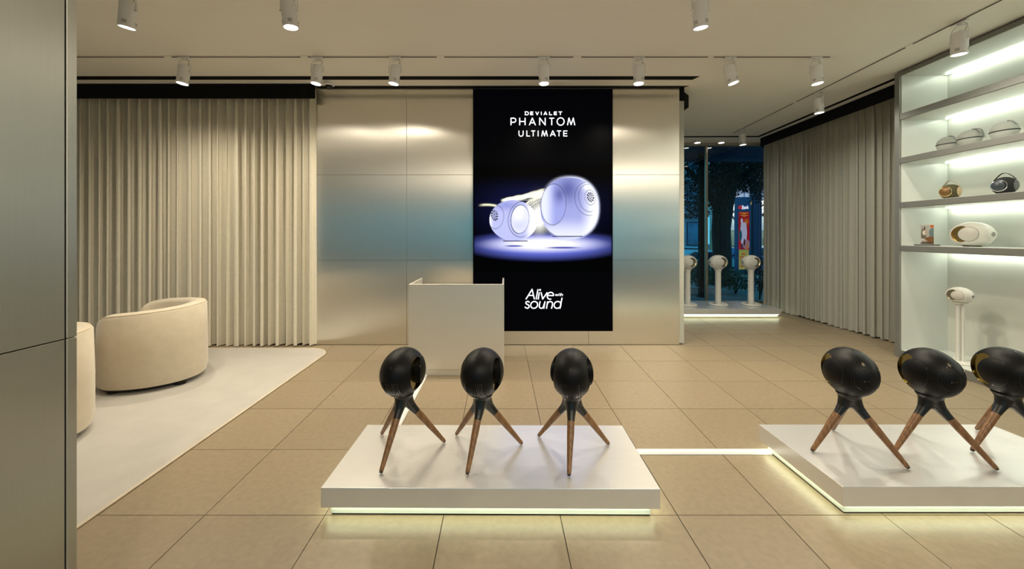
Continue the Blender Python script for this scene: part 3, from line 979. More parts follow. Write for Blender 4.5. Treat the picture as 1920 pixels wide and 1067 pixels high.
def speaker_head(parent, key, body_m, dome_m, liner_m, line_m, emblem, fins=True, scale=1.0, z=0.0, rz=0.0, stretch=(1, 1, 1)):
    """body with its two scooped sides, woofer domes, emblem and rear fins, as parts of the parent thing"""
    if key not in _cache:
        d = {}
        d['shell'] = SHELL['body'].mesh('shell', body_m, smooth=28)
        d['scoop_l'] = SHELL['l'].mesh('scoop', liner_m, smooth=28, fix=False)
        d['scoop_r'] = SHELL['r'].mesh('scoop', liner_m, smooth=28, fix=False)
        d['dome_l'] = dome(1).mesh('woofer', dome_m, smooth=35)
        d['dome_r'] = dome(-1).mesh('woofer', dome_m, smooth=35)
        for s, k in ((1, 'rim_l'), (-1, 'rim_r')):
            d[k] = MB().tube([(x_, s * (shell_y(x_, z_) + 0.0008), z_) for x_, z_ in [(DOME_C + 0.0728 * math.cos(2 * PI * q / 44), 0.004 + 0.0728 * math.sin(2 * PI * q / 44)) for q in range(44)]], 0.0016, 6, closed=True).mesh('woofer_rim', line_m, smooth=True)
        tabbed = emblem == 'tab'
        ring_m = line_m if tabbed else 'dome_white'
        d['ring'] = ring_on_front(0.062, 0.0010, tab=tabbed).mesh('tweeter_ring', ring_m, smooth=True)
        d['ring2'] = ring_on_front(0.052, 0.0010).mesh('tweeter_ring', ring_m, smooth=True)
        em = MB()
        if emblem == 'tab':
            yy, zz_ = 0.0, 0.078
            r = 0.0075
            em.add([(surf(yy + r * math.cos(2 * PI * q / 14), zz_ + r * math.sin(2 * PI * q / 14)) + 0.0012, yy + r * math.cos(2 * PI * q / 14), zz_ + r * math.sin(2 * PI * q / 14)) for q in range(14)], [tuple(range(14))])
            for q in range(3):
                em.box(surf(0.012 * q - .012, 0) - .001, surf(0.012 * q - .012, 0) + 0.001, 0.012 * q - .014, 0.012 * q - .010, -.004 + .003 * q, .0)
        else:
            R = 0.023
            for q in range(12):
                a0 = 2 * PI * q / 12
                pts = []
                for (rr, aa) in ((R * .45, a0 - .10), (R, a0 - .17), (R, a0 + .17), (R * .45, a0 + .10)):
                    y, zq = rr * math.cos(aa), rr * math.sin(aa)
                    pts.append((surf(y, zq) + 0.0012, y, zq))
                em.add(pts, [(0, 1, 2, 3)])
            for q in range(6):
                a0 = 2 * PI * q / 6
                y, zq = R * .28 * math.cos(a0), R * .28 * math.sin(a0)
                em.add([(surf(y, zq) + .0012, y + .003 * math.cos(w_ * PI / 3), zq + .003 * math.sin(w_ * PI / 3)) for w_ in range(6)], [tuple(range(6))])
        d['emblem'] = em.mesh('emblem', 'steel' if emblem == 'tab' else line_m, fix=False)
        if fins:
            fb = MB()
            for q in range(-5, 6):
                if abs(q) < 2: continue
                y = q * 0.0095
                pts = [(surf(y, z_, -1) - 0.001, y, z_) for z_ in [-0.105 + 0.012 * w_ for w_ in range(9)]]
                fb.tube(pts, 0.0024, 6)
            d['fins'] = fb.mesh('heat_sink', 'gloss_black' if body_m == 'phantom_black' else 'dome_white', smooth=True)
            sb = bevel_box(surf(0, -.090, -1) + 0.002, surf(0, -.090, -1) + 0.03, -0.014, 0.014, -0.096, -0.066, 0.003, 2)
            d['socket'] = sb.mesh('rear_socket', 'gloss_black' if body_m == 'phantom_black' else 'dome_white', smooth=True)
            d['seam'] = MB().tube([(A_ * math.cos(t_) * 1.0004, 0, H_ * math.sin(t_) * 1.0004) for t_ in [math.radians(70 + 4 * q) for q in range(22)]], 0.0007, 5).mesh('top_seam', line_m, smooth=True)
        _cache[key] = d
    d = _cache[key]
    sh = link('shell', d['shell'], parent)
    sh.location = (0, 0, z); sh.scale = tuple(scale * q for q in stretch); sh.rotation_euler = (0, 0, rz)
    for s in 'lr':
        sc = link('scoop', d['scoop_' + s], sh)
        wo = link('woofer', d['dome_' + s], sh)
        ri_ = link('woofer_rim', d['rim_' + s], sh)
    link('tweeter_ring', d['ring'], sh); link('tweeter_ring', d['ring2'], sh)
    link('emblem', d['emblem'], sh)['kind'] = 'stuff'
    if fins:
        link('heat_sink', d['fins'], sh)['kind'] = 'stuff'; link('rear_socket', d['socket'], sh); link('top_seam', d['seam'], sh)
    return sh

# tripod: fused hub, three walnut legs
def hub_mesh():
    o = bpy.data.objects.new('hub_tmp', None)
    mb = MB()
    mb.lathe([(0.0, 0.262), (0.034, 0.275), (0.045, 0.30), (0.060, 0.325), (0.066, 0.335), (0.0, 0.338)], 24)
    mb.ellipsoid((0, 0, 0.285), (0.040, 0.040, 0.04), 20, 10)
    for k in range(3):
        a = 2 * PI * k / 3
        pts, rad = [], []
        for r, z, q in ((0.012, 0.315, 0.046), (0.026, 0.285, 0.036), (0.044, 0.255, 0.027), (0.066, 0.2275, 0.0225), (0.083, 0.208, 0.0206)):
            pts.append((r * math.cos(a), r * math.sin(a), z)); rad.append(q)
        mb.tube(pts, rad, 16)
    me = mb.mesh('hub_tmp', None)
    bpy.data.objects.remove(o)
    o = link('hub_tmp', me)
    rm = o.modifiers.new('r', 'REMESH'); rm.mode = 'VOXEL'; rm.voxel_size = 0.0045; rm.use_smooth_shade = True
    s = o.modifiers.new('s', 'SMOOTH'); s.iterations = 6; s.factor = 0.5
    me2 = evaluated(o)
    kill(o)
    me2.materials.clear(); me2.materials.append(M['hub'])
    me2.name = 'hub'
    return me2
HUB = hub_mesh()
LEG = MB().tube([(0.0795, 0, 0.213), (0.12, 0, 0.1626), (0.24, 0, 0.012)], [0.0208, 0.0195, 0.0112], 16).mesh('leg', 'walnut', smooth=True)
FOOT = MB().tube([(0.2385, 0, 0.0145), (0.2445, 0, 0.0065)], [0.0088, 0.0080], 12).mesh('foot_pad', 'rubber', smooth=True)
def tripod_speaker(label, x, y, z, leg_deg, head_deg, group):
    t = thing('tripod_speaker', label, 'speaker', (x, y, z), math.radians(leg_deg), group)
    link('hub', HUB, t)
    for k in range(3):
        lg = link('leg', LEG, t, rot=(0, 0, 2 * PI * k / 3))
        link('foot_pad', FOOT, lg)
    speaker_head(t, 'black', 'phantom_black', 'phantom_black', 'bronze', 'gloss_black', 'tab', z=0.336 + 0.122, rz=math.radians(head_deg - leg_deg), stretch=(0.95, 0.965, 1.075))
    return t
GA, GB = 'black speakers on the centre platform', 'black speakers on the right platform'
tripod_speaker('leftmost black tripod speaker on the centre platform, gold scoop turned right', -0.603, 2.275, 0.1605, -103, 77, GA)
tripod_speaker('middle black tripod speaker on the centre platform, before the desk', -0.138, 2.262, 0.1605, -105, 75, GA)
tripod_speaker('rightmost black tripod speaker on the centre platform, rear facing us', 0.385, 2.25, 0.1605, -103, 77, GA)
tripod_speaker('leftmost black tripod speaker on the right platform, near its corner', 2.02, 2.274, 0.1605, -53, -105, GB)
tripod_speaker('middle black tripod speaker on the right platform, below the shelf stand', 2.48, 2.26, 0.1605, -53, -104, GB)
tripod_speaker('black tripod speaker on the right platform cut off by the picture edge', 2.95, 2.275, 0.1605, -53, -103, GB)

# white speakers on pillar stands by the window
def pillar_speaker(label, x, y, z, deg):
    t = thing('pillar_speaker', label, 'speaker', (x, y, z), math.radians(deg), 'white speakers on pillar stands')
    MB().lathe([(0.050, 0.012), (0.049, 0.05), (0.048, 0.3), (0.048, 0.58), (0.052, 0.615), (0.066, 0.645), (0.082, 0.662), (0.0, 0.662)], 28).build('pillar', 'phantom_white', t, smooth=True)
    MB().tube([(0.140 * math.cos(2 * PI * k / 40), 0.140 * math.sin(2 * PI * k / 40), 0.018) for k in range(40)], 0.0175, 10, closed=True).build('foot_ring', 'phantom_white', t, smooth=True)
    MB().lathe([(0.13, 0.001), (0.13, 0.010), (0.04, 0.014), (0.0, 0.014)], 32).build('foot_plate', 'phantom_white', t, smooth=True)
    speaker_head(t, 'white_steel', 'phantom_white', 'dome_white', 'steel', 'dark_line', 'flower', z=0.662 + 0.112, rz=0)
    return t
pillar_speaker('white pillar speaker half hidden by the corner of the metal wall', 3.27, 6.95, 0.1605, 191)
pillar_speaker('white pillar speaker in the middle of the window platform', 3.83, 6.97, 0.1605, 191)
pillar_speaker('white pillar speaker nearest the right wall curtain', 4.42, 6.97, 0.1605, 191)

# ------------------------------------------------------------------ lit display shelves on the right
ROT = math.atan2(-1, -0.06)
sh = thing('display_shelving', 'tall grey shelving unit with lit white bays along the right wall', 'shelving', (4.575, 4.55, 0), ROT)
LEN, DEP = 3.3, 0.52
bevel_box(0.0, 0.06, 0.0, DEP + .02, 0.0, CEIL - 0.02, 0.002, 1).build('side_panel', 'shelf_edge', sh)
MB().box(0.0602, 0.066, 0.02, DEP, 0.092, 3.262).build('side_lining', 'shelf_white', sh)
for k, (a, b_) in enumerate(((0.06, 1.15), (1.153, 2.25), (2.253, 3.3))):
    MB().box(a, b_, DEP, DEP + 0.02, 0.0, CEIL - 0.02).build('back_panel', 'shelf_white', sh)
bevel_box(0.061, LEN, 0.0, DEP - .001, 0.0, 0.09, 0.002, 1).build('plinth', 'shelf_edge', sh)
MB().box(0.068, LEN, 0.012, DEP - .001, 0.0902, 0.094).build('plinth_top', 'shelf_white', sh)
bevel_box(0.061, LEN, 0.0, DEP - .001, 3.265, CEIL - 0.02, 0.002, 1).build('top_board', 'shelf_edge', sh)
MB().box(0.068, LEN, 0.012, DEP - .001, 3.262, 3.2648).build('board_lining', 'shelf_white', sh)
SHZ = [(1.235, 1.300), (1.737, 1.800), (2.250, 2.315), (2.755, 2.825)]
for z0, z1 in SHZ:
    s = bevel_box(0.0665, LEN, 0.0, DEP - .001, z0, z1, 0.0015, 1).build('shelf', 'shelf_edge', sh)
    MB().box(0.068, LEN, 0.012, DEP - .002, z1 + .0002, z1 + 0.003).build('shelf_lining', 'shelf_white', s)
    MB().box(0.068, LEN, 0.012, DEP - .002, z0 - 0.003, z0 - .0002).build('shelf_lining', 'shelf_white', s)
for z0 in [q[0] - .003 for q in SHZ] + [3.262]:
    MB().box(0.11, LEN, DEP - 0.065, DEP - 0.045, z0 - 0.010, z0 - 0.0003).build('led_strip', 'led_shelf', sh)
def on_shelf(a, b_, z):
    c, s = math.cos(ROT), math.sin(ROT)
    return (4.575 + a * c - b_ * s, 4.55 + a * s + b_ * c, z)
def a_at(px_, b_=0.25):
    """distance along the unit where the line of sight at a picture column meets depth b_"""
    k = (px_ - 948) / 725
    c, s = math.cos(ROT), math.sin(ROT)
    return (k * (4.55 + b_ * c) - (4.575 - b_ * s)) / (c - k * s)

# travel pouches
M['pouch_grey'] = mat('grey_canvas', (0.27, 0.28, 0.25), 0.9, noise=(12, 0.08), bump=(300, 0.3))
M['pouch_light'] = mat('pale_canvas', (0.33, 0.34, 0.31), 0.9, noise=(12, 0.06), bump=(300, 0.3))
M['strap'] = mat('grey_strap', (0.16, 0.165, 0.15), 0.85, noise=(30, 0.1))
def pouch(label, a, b_, z, s=1.0, rz=0.0, tail=False):
    t = thing('travel_pouch', label, 'pouch', on_shelf(a, b_, z), ROT + rz, 'clam shaped pouches on the shelf')
    R = 0.112 * s
    def clam(z0, hs, lo, hi):
        m_ = MB()
        pr = []
        for k in range(9):
            t_ = k / 8 * PI / 2
            pr.append((R * math.cos(t_) ** 0.85 if k < 8 else 0.0, z0 + hs * math.sin(t_)))
        m_.lathe(pr, 30)
        m_.v = [(x, y * 0.78, zz_) for x, y, zz_ in m_.v]
        return m_
    clam(0.100 * s, 0.100 * s, 0, 0).build('upper_half', 'pouch_grey', t, smooth=60)
    lo = clam(0.0, -0.094 * s, 0, 0)
    lo.v = [(x, y, max(zz_ + 0.096 * s, 0.0)) for x, y, zz_ in lo.v]
    lo.build('lower_half', 'pouch_light', t, smooth=60)
    MB().tube([(R * math.cos(2 * PI * k / 40), R * .78 * math.sin(2 * PI * k / 40), 0.098 * s) for k in range(40)], 0.0055 * s, 8, closed=True).build('zip', 'rubber', t, smooth=True)
    def strap(pts, w=0.022):
        m_ = MB(); vs, n_ = [], len(pts)
        for (x, zz_) in pts:
            for y in (-w / 2, w / 2):
                vs += [(x, y, zz_), (x, y, zz_ + .004)]
        fs = []
        for i in range(n_ - 1):
            o_ = i * 4
            fs += [(o_, o_ + 4, o_ + 6, o_ + 2), (o_ + 1, o_ + 3, o_ + 7, o_ + 5), (o_, o_ + 1, o_ + 5, o_ + 4), (o_ + 2, o_ + 6, o_ + 7, o_ + 3)]
        fs += [(0, 2, 3, 1), ((n_ - 1) * 4, (n_ - 1) * 4 + 1, (n_ - 1) * 4 + 3, (n_ - 1) * 4 + 2)]
        m_.add(vs, fs); return m_
    strap([(R * .25, .198 * s), (R * .42, .200 * s), (R * .6, .188 * s), (R * .78, .168 * s), (R * .92, .138 * s)]).build('strap', 'strap', t)
    strap([(-R * .45, .190 * s), (-R * .62, .184 * s), (-R * .78, .166 * s)]).build('strap', 'strap', t)
    if tail:
        strap([(R * .5, .200 * s), (R * .85, .194 * s), (R * 1.1, .165 * s), (R * 1.22, .12 * s), (R * 1.25, .085 * s)]).build('strap_tail', 'strap', t)
    return t
pouch('pale grey zipped pouch at the far end, partly behind another pouch', a_at(1776, 0.22), 0.22, 2.3185, 0.82)
pouch('middle grey zipped pouch with a dangling strap end on the shelf', a_at(1818, 0.20), 0.20, 2.3185, 0.87, tail=True)
pouch('grey zipped pouch standing alone nearest the right picture edge', a_at(1883, 0.22), 0.22, 2.3185, 0.90)

# portable speakers with carrying handles
M['herring'] = mat('woven_olive', (0.10, 0.085, 0.028), 0.8)
mm, N, L, b = new_mat('herringbone_cloth')
tc = N.new('ShaderNodeTexCoord'); wv = N.new('ShaderNodeTexWave'); wv.wave_type = 'BANDS'; wv.bands_direction = 'DIAGONAL'
wv.inputs['Scale'].default_value = 34; wv.inputs['Distortion'].default_value = 5.0
cr = N.new('ShaderNodeValToRGB'); e = cr.color_ramp.elements
e[0].position, e[1].position = 0.45, 0.55
e[0].color = (0.012, 0.011, 0.006, 1); e[1].color = (0.11, 0.088, 0.024, 1)
L.new(tc.outputs['Object'], wv.inputs['Vector']); L.new(wv.outputs['Fac'], cr.inputs['Fac']); L.new(cr.outputs['Color'], b.inputs['Base Color'])
b.inputs['Roughness'].default_value = 0.8
M['herring'] = mm
M['cloth_black'] = mat('black_cloth', (0.006, 0.006, 0.007), 0.85, noise=(40, 0.2))
M['disc_gold'] = mat('copper_disc', (0.17, 0.09, 0.028), 0.4, 0.35, noise=(4, 0.05))
M['disc_grey'] = mat('slate_disc', (0.045, 0.055, 0.065), 0.4, 0.3, noise=(4, 0.05))
M['tan'] = mat('tan_leather', (0.50, 0.36, 0.20), 0.55, noise=(20, 0.06))
M['grey_knit'] = mat('grey_knit', (0.13, 0.13, 0.13), 0.8, noise=(60, 0.4))
M['ring_gold'] = mat('gold_ring', (0.80, 0.62, 0.28), 0.22, 1.0, noise=(4, 0.03))
M['ring_steel'] = mat('steel_ring', (0.75, 0.75, 0.74), 0.2, 1.0, noise=(4, 0.03))
def portable(label, a, b_, z, s, cloth, disc, ring, back, handle):
    t = thing('portable_speaker', label, 'speaker', on_shelf(a, b_, z), math.radians(-70), 'portable speakers with handles')
    zc = 0.098 * s
    MB().ellipsoid((0, 0, zc), (0.100 * s, 0.096 * s, 0.101 * s), 40, 22, clamp=0.0).build('grille', cloth, t, smooth=50)
    d = -1      # the woofer side faces the room (-x world, local -y)
    cxx = -0.016 * s
    MB().lathe([(0.064 * s, -0.065 * s), (0.064 * s, -0.083 * s), (0.059 * s, -0.087 * s), (0.056 * s, -0.083 * s)], 36, axis='y', c=(cxx, 0, zc)).build('woofer_ring', ring, t, smooth=True)
    MB().lathe([(0.056 * s, -0.070 * s), (0.056 * s, -0.083 * s), (0.044 * s, -0.092 * s), (0.022 * s, -0.099 * s), (0.0, -0.1005 * s)], 36, axis='y', c=(cxx, 0, zc)).build('woofer', disc, t, smooth=True)
    # pale band round the front end
    pr = []
    for k in range(9):
        th = math.radians(54 + 36 * k / 8)
        pr.append((max(0.0, math.cos(th)) * 1.02 if k < 8 else 0.0, math.sin(th) * 1.02))
    m_ = MB(); m_.lathe([(r, h) for r, h in pr], 40, axis='x')
    m_.v = [(x * 0.100 * s, y * 0.096 * s, zc + zz_ * 0.101 * s) for x, y, zz_ in m_.v]
    m_.v = [(x, y, max(zz_, 0.0)) for x, y, zz_ in m_.v]
    m_.build('rear_band', back, t, smooth=60)
    pts = catmull([(-0.080 * s, 0, zc + 0.064 * s), (-0.058 * s, 0, zc + 0.096 * s), (-0.024 * s, 0, zc + 0.136 * s), (0.012 * s, 0, zc + 0.138 * s), (0.050 * s, 0, zc + 0.108 * s), (0.082 * s, 0, zc + 0.064 * s)], 6)
    hm = MB(); vs = []
    for p in pts:
        for y in (-0.014 * s, 0.014 * s):
            vs += [(p.x, y, p.z), (p.x, y, p.z + 0.005 * s)]
    fs = []
    for i in range(len(pts) - 1):
        o_ = i * 4
        fs += [(o_, o_ + 4, o_ + 6, o_ + 2), (o_ + 1, o_ + 3, o_ + 7, o_ + 5), (o_, o_ + 1, o_ + 5, o_ + 4), (o_ + 2, o_ + 6, o_ + 7, o_ + 3)]
    hm.add(vs, fs).build('handle', handle, t, smooth=50)
    return t
portable('round portable speaker with olive herringbone cloth and copper disc', a_at(1782, 0.2), 0.2, 1.8032, 0.80, 'herring', 'disc_gold', 'ring_gold', 'tan', 'tan')
portable('round black portable speaker with slate disc and carrying handle', a_at(1884, 0.2), 0.2, 1.8032, 0.84, 'cloth_black', 'disc_grey', 'ring_steel', 'grey_knit', 'cloth_black')

# white ovoid speaker lying on the shelf
t = thing('ovoid_speaker', 'large white ovoid speaker with gold scoop on the lit shelf', 'speaker', on_shelf(a_at(1823, 0.24), 0.24, 1.3032), math.radians(-88))
MB().lathe([(0.058, 0.0), (0.066, 0.004), (0.066, 0.008), (0.0, 0.009)], 28).build('foot', 'rubber', t, smooth=True)
speaker_head(t, 'white_gold', 'phantom_white', 'dome_white', 'gold', 'dark_line', 'flower', z=0.124, rz=0)
# small white speaker on a four tube stand
t = thing('stand_speaker', 'small white speaker on a slim tube stand at the foot of the shelving', 'speaker', on_shelf(a_at(1800, 0.2), 0.2, 0.0945), math.radians(-88))
MB().lathe([(0.135, 0.001), (0.138, 0.006), (0.132, 0.014), (0.0, 0.016)], 36).build('foot_plate', 'phantom_white', t, smooth=True)
for sx, sy in ((-1, 0), (1, 0), (0, 1), (0, -1)):
    MB().tube([(0.025 * sx, 0.025 * sy, 0.012), (0.025 * sx, 0.025 * sy, 0.612)], 0.0115, 14).build('tube', 'phantom_white', t, smooth=True)
MB().lathe([(0.052, 0.612), (0.056, 0.616), (0.056, 0.622), (0.0, 0.624)], 28).build('top_plate', 'phantom_white', t, smooth=True)
speaker_head(t, 'white_steel', 'phantom_white', 'dome_white', 'steel', 'dark_line', 'flower', z=0.624 + 0.075, rz=0, scale=0.66)

# framed leaflet standing on the shelf
def leaflet(X, Y):
    img = np.ones(X.shape + (3,)) * srgb(176, 172, 164)
    img = over(img, sm(16, 34, X) * .5, srgb(205, 205, 200))
    img = over(img, (ell(X, Y, 8.5, 27, 7, 20) < 1) * 1.0, srgb(110, 98, 84))
    img = over(img, (ell(X, Y, 10.5, 19.5, 5.2, 6) < 1) * 1.0, srgb(226, 214, 206))
    img = over(img, (ell(X, Y, 14, 18, 2, 5) < 1) * 1.0, srgb(214, 160, 122))
    img = over(img, (ell(X, Y, 9.5, 8.2, 2.2, 3.0) < 1) * 1.0, srgb(205, 170, 145))
    img = over(img, (ell(X, Y, 10.6, 8.6, 2.6, 4.6) < 1) * (X > 9.6), srgb(46, 40, 38))
    img = over(img, (ell(X, Y, 32, 20, 9, 12) < 1) * 1.0, srgb(110, 128, 132))
    img = over(img, (ell(X, Y, 27, 38, 16, 9) < 1) * 1.0, srgb(128, 84, 40))
    img = over(img, (ell(X, Y, 32, 3.2, 6.5, 5) < 1) * 1.0, srgb(205, 110, 60))
    img = over(img, (Y > 43) * .8, srgb(70, 52, 38))
    for k in range(3):
        img = over(img, (np.abs(Y - 35 - 2.6 * k) < .7) * (X > 2) * (X < 11 + 4 * k), srgb(226, 222, 214))
    return img
M['leaflet'] = vcol_mat('leaflet_print', None, 0.3)
sgn = thing('leaflet_stand', 'small upright leaflet showing a woman and a sofa on the shelf', 'leaflet stand', on_shelf(a_at(1738, 0.16), 0.16, 1.3032), math.radians(-30))
nx, ny, GX, GY, rgb = paint(36, 48, 2, leaflet)
link('leaflet', grid_mesh('leaflet', GX, GY, rgb, lambda u, v: (-0.053 + u / 36 * 0.106, -0.0035, 0.232 - v / 48 * 0.216), M['leaflet']), sgn)
bevel_box(-0.054, 0.054, -0.003, 0.003, 0.012, 0.234, 0.001, 1).build('backing', 'white_metal', sgn)
bevel_box(-0.095, 0.095, -0.035, 0.035, 0.0, 0.011, 0.002, 1).build('base', 'rubber', sgn)

# ------------------------------------------------------------------ ceiling track and spotlights
def track(name, label, pts, gaps, w=0.034):
    a, b_ = Vector((*pts[0], 0)), Vector((*pts[1], 0))
    L_ = (b_ - a).length
    rz = math.atan2(b_.y - a.y, b_.x - a.x)
    t = thing(name, label, 'lighting track', (a.x, a.y, CEIL), rz)
    MB().box(0, L_, -w / 2, w / 2, -0.006, -0.0005).build('channel', 'ceiling', t)
    prev = 0.0
    for g0, g1 in list(gaps) + [(L_, L_)]:
        if g0 - prev > 0.02:
            MB().box(prev, g0, -0.006, 0.006, -0.0105, -0.0062).build('slot', 'slot', t)
        prev = g1
    return t
def gx(px_): return (px_ - 948) / 725 * 4.13
x0 = -6.1
track('light_track', 'long white ceiling track nearest the back wall', ((x0, 4.13), (gx(1568), 4.13)),
      [(gx(q0) - x0, gx(q1) - x0) for q0, q1 in ((307, 322), (563, 577), (819, 833), (1075, 1090), (1327, 1338), (1556, 1568))])
track('light_track', 'white ceiling track overhead above the platforms', ((-6.0, 3.0), (4.0, 3.0)), [])
track('light_track', 'white ceiling track following the right wall toward the window', ((4.245, 7.2), (3.90, 1.2)), [(1.62, 1.69), (3.28, 3.36)])
track('light_track', 'added unseen ceiling track behind the viewpoint for the fill spotlights', ((-6.0, -0.6), (4.6, -0.6)), [])  # unseen track, added to carry the fill spotlights

CAN = MB().lathe([(0.0, -0.010), (0.034, -0.010), (0.050, -0.002), (0.0545, 0.008), (0.0545, 0.010)][::-1] + [], 28)
def can_mesh():
    m_ = MB()
    prof = [(0.0, 0.070), (0.040, 0.070), (0.0535, 0.062), (0.055, 0.055), (0.055, -0.118), (0.0565, -0.119), (0.0565, -0.128), (0.050, -0.128), (0.046, -0.112)]
    m_.lathe(prof, 32)
    return m_.mesh('can', 'white_metal', smooth=35)
CANM = can_mesh()
LENSM = MB().lathe([(0.0, -0.1205), (0.030, -0.121), (0.0475, -0.1195)], 28).mesh('lens', 'lens', smooth=True)
vm = MB()
for a0 in (25, 115, 205, 295):
    for q in range(3):
        z = -0.082 - 0.009 * q
        pts = [(0.0555 * math.cos(math.radians(a0 + d)), 0.0555 * math.sin(math.radians(a0 + d)), z) for d in (-16, -8, 0, 8, 16)]
        vm.tube(pts, 0.0016, 5)
VENTM = vm.mesh('vent_slots', 'slot')
YOKEM = MB().tube(catmull([(-0.064, 0, -0.020), (-0.066, 0, 0.045), (-0.050, 0, 0.085), (-0.022, 0, 0.108), (0.022, 0, 0.108), (0.050, 0, 0.085), (0.066, 0, 0.045), (0.064, 0, -0.020)], 5), 0.0042, 8).tube([(-0.072, 0, -0.020), (-0.054, 0, -0.020)], 0.0085, 10).tube([(0.072, 0, -0.020), (0.054, 0, -0.020)], 0.0085, 10).mesh('yoke', 'white_metal', smooth=True)
ADM = bevel_box(-0.062, 0.062, -0.016, 0.016, -0.022, -0.0105, 0.003, 1).mesh('adapter', 'white_metal', smooth=True)
STEMM = MB().lathe([(0.015, -0.022), (0.015, -0.045)], 14).mesh('swivel', 'white_metal', smooth=True)
CABM = MB().tube(catmull([(0.02, 0.0, -0.02), (0.045, 0.012, -0.05), (0.022, 0.012, -0.10), (0.0, 0.0, -0.085), (-0.018, 0.0, -0.105)], 6), 0.0025, 6).mesh('cable', 'wire', smooth=True)
def spotlight(label, x, y, rz, tilt_x, tilt_y, group, watts=SPOT_W, col=SPOT_COL, size=165, drop=0.0):
    t = thing('track_spotlight', label, 'spotlight', (x, y, CEIL), rz, group)
    link('adapter', ADM, t); link('swivel', STEMM, t)
    link('cable', CABM, t)
    link('yoke', YOKEM, t, loc=(0, 0, -0.148))
    body = link('can', CANM, t, loc=(0, 0, -0.168), rot=(tilt_x, tilt_y, 0))
    link('lens', LENSM, body); link('vent_slots', VENTM, body)['kind'] = 'stuff'
    ld = bpy.data.lights.new('spot_beam', 'SPOT')
    ld.energy = watts; ld.color = col
    ld.spot_size = math.radians(size); ld.spot_blend = 1.0
    ld.shadow_soft_size = 0.045
    lo = bpy.data.objects.new('spot_beam', ld)
    COL.objects.link(lo)
    lo.parent = body
    lo.location = (0, 0, -0.135)
    return t
G1, G2, G3 = 'spotlights on the back track', 'spotlights on the overhead track', 'spotlights on the right track'
rad = math.radians
for px_, lb, tx, ty in ((345, 'white track spotlight above the cream curtain, first from the pier', -3, 6), (595, 'white track spotlight beside the dome camera', -2, 6), (741, 'white track spotlight above the metal panels left of the display', 0, 8),
                        (1020, 'white track spotlight above the video display', -2, 0), (1198, 'white track spotlight right of the display top', -2, 2), (1369, 'white track spotlight second from the right end of the back track', -4, -14), (1530, 'white track spotlight at the right end of the back track', -2, -6)):
    spotlight(lb, gx(px_), 4.13, 0.0, rad(tx), rad(ty), G1)
for x, lb, tx, ty, wt in ((-2.93, 'large tilted track spotlight at the top left beside the pier', 6, 10, 62), (-1.68, 'track spotlight at the top edge above the rug corner', 4, -4, 80), (1.51, 'track spotlight at the top edge right of the display', 8, -6, 115)):
    spotlight(lb, x, 3.0, 0.0, rad(tx), rad(ty), G2, watts=wt, size=125)
for x, y, lb, tx, ty, wt in ((4.052, 3.45, 'large track spotlight in front of the lit shelving top', 2, 4, 46), (4.137, 5.11, 'track spotlight before the right wall curtain', 4, 0, 32), (4.24, 6.92, 'smallest track spotlight hanging before the street window', 4, 0, 10)):
    spotlight(lb, x, y, rad(-87), rad(tx), rad(ty), G3, watts=wt, col=(1.0, 0.97, 0.82))
for i, x in enumerate((-0.3, 0.7, 1.7, 2.7, 3.9)):  # unseen fill spotlights, added to brighten floor, desk and ceiling
    spotlight(('leftmost', 'second from the left', 'middle', 'second from the right', 'rightmost')[i] + ' of five added fill spots, unseen behind the viewpoint', x, -0.6, 0.0, rad(24), 0, 'added fill spotlights behind the viewpoint', watts=70)
for i, x in enumerate((-5.0, -3.6, -2.4)):  # weaker unseen spotlights, also added as fill
    spotlight(('leftmost', 'middle', 'rightmost')[i] + ' of three added fill spots, unseen behind the metal pier', x, -0.6, 0.0, rad(4), 0, 'added fill spotlights behind the pier', watts=14)

# small surface downlights by the window
def downlight(label, x, y):
    t = thing('ceiling_downlight', label, 'downlight', (x, y, CEIL), 0, 'downlights by the window')
    MB().lathe([(0.0, 0.0), (0.060, 0.0), (0.060, -0.055), (0.054, -0.055), (0.052, -0.046)], 24).build('housing', 'white_metal', t, smooth=35)
    MB().lathe([(0.0, -0.048), (0.051, -0.048)], 24).build('lens', 'lens', t)
    ld = bpy.data.lights.new('downlight_beam', 'SPOT'); ld.energy = 3; ld.color = (1, .9, .75); ld.spot_size = rad(110); ld.spot_blend = .8; ld.shadow_soft_size = .04
    lo = bpy.data.objects.new('downlight_beam', ld); COL.objects.link(lo); lo.parent = t; lo.location = (0, 0, -0.06)
downlight('small round ceiling downlight nearer the metal wall, by the window', 3.86, 7.78)
downlight('small round ceiling downlight right of the mullion, by the window', 4.34, 7.78)

# dome camera
t = thing('dome_camera', 'small white dome camera on the ceiling beside the pelmet end', 'camera', (-2.2, 4.82, CEIL), 0)
MB().lathe([(0.0, 0.0), (0.064, 0.0), (0.067, -0.012), (0.064, -0.040), (0.052, -0.048), (0.0, -0.048)], 28).build('housing', 'white_metal', t, smooth=40)
MB().lathe([(0.046, -0.046), (0.044, -0.064), (0.034, -0.082), (0.018, -0.092), (0.0, -0.094)], 24).build('dome', 'gloss_black', t, smooth=True)

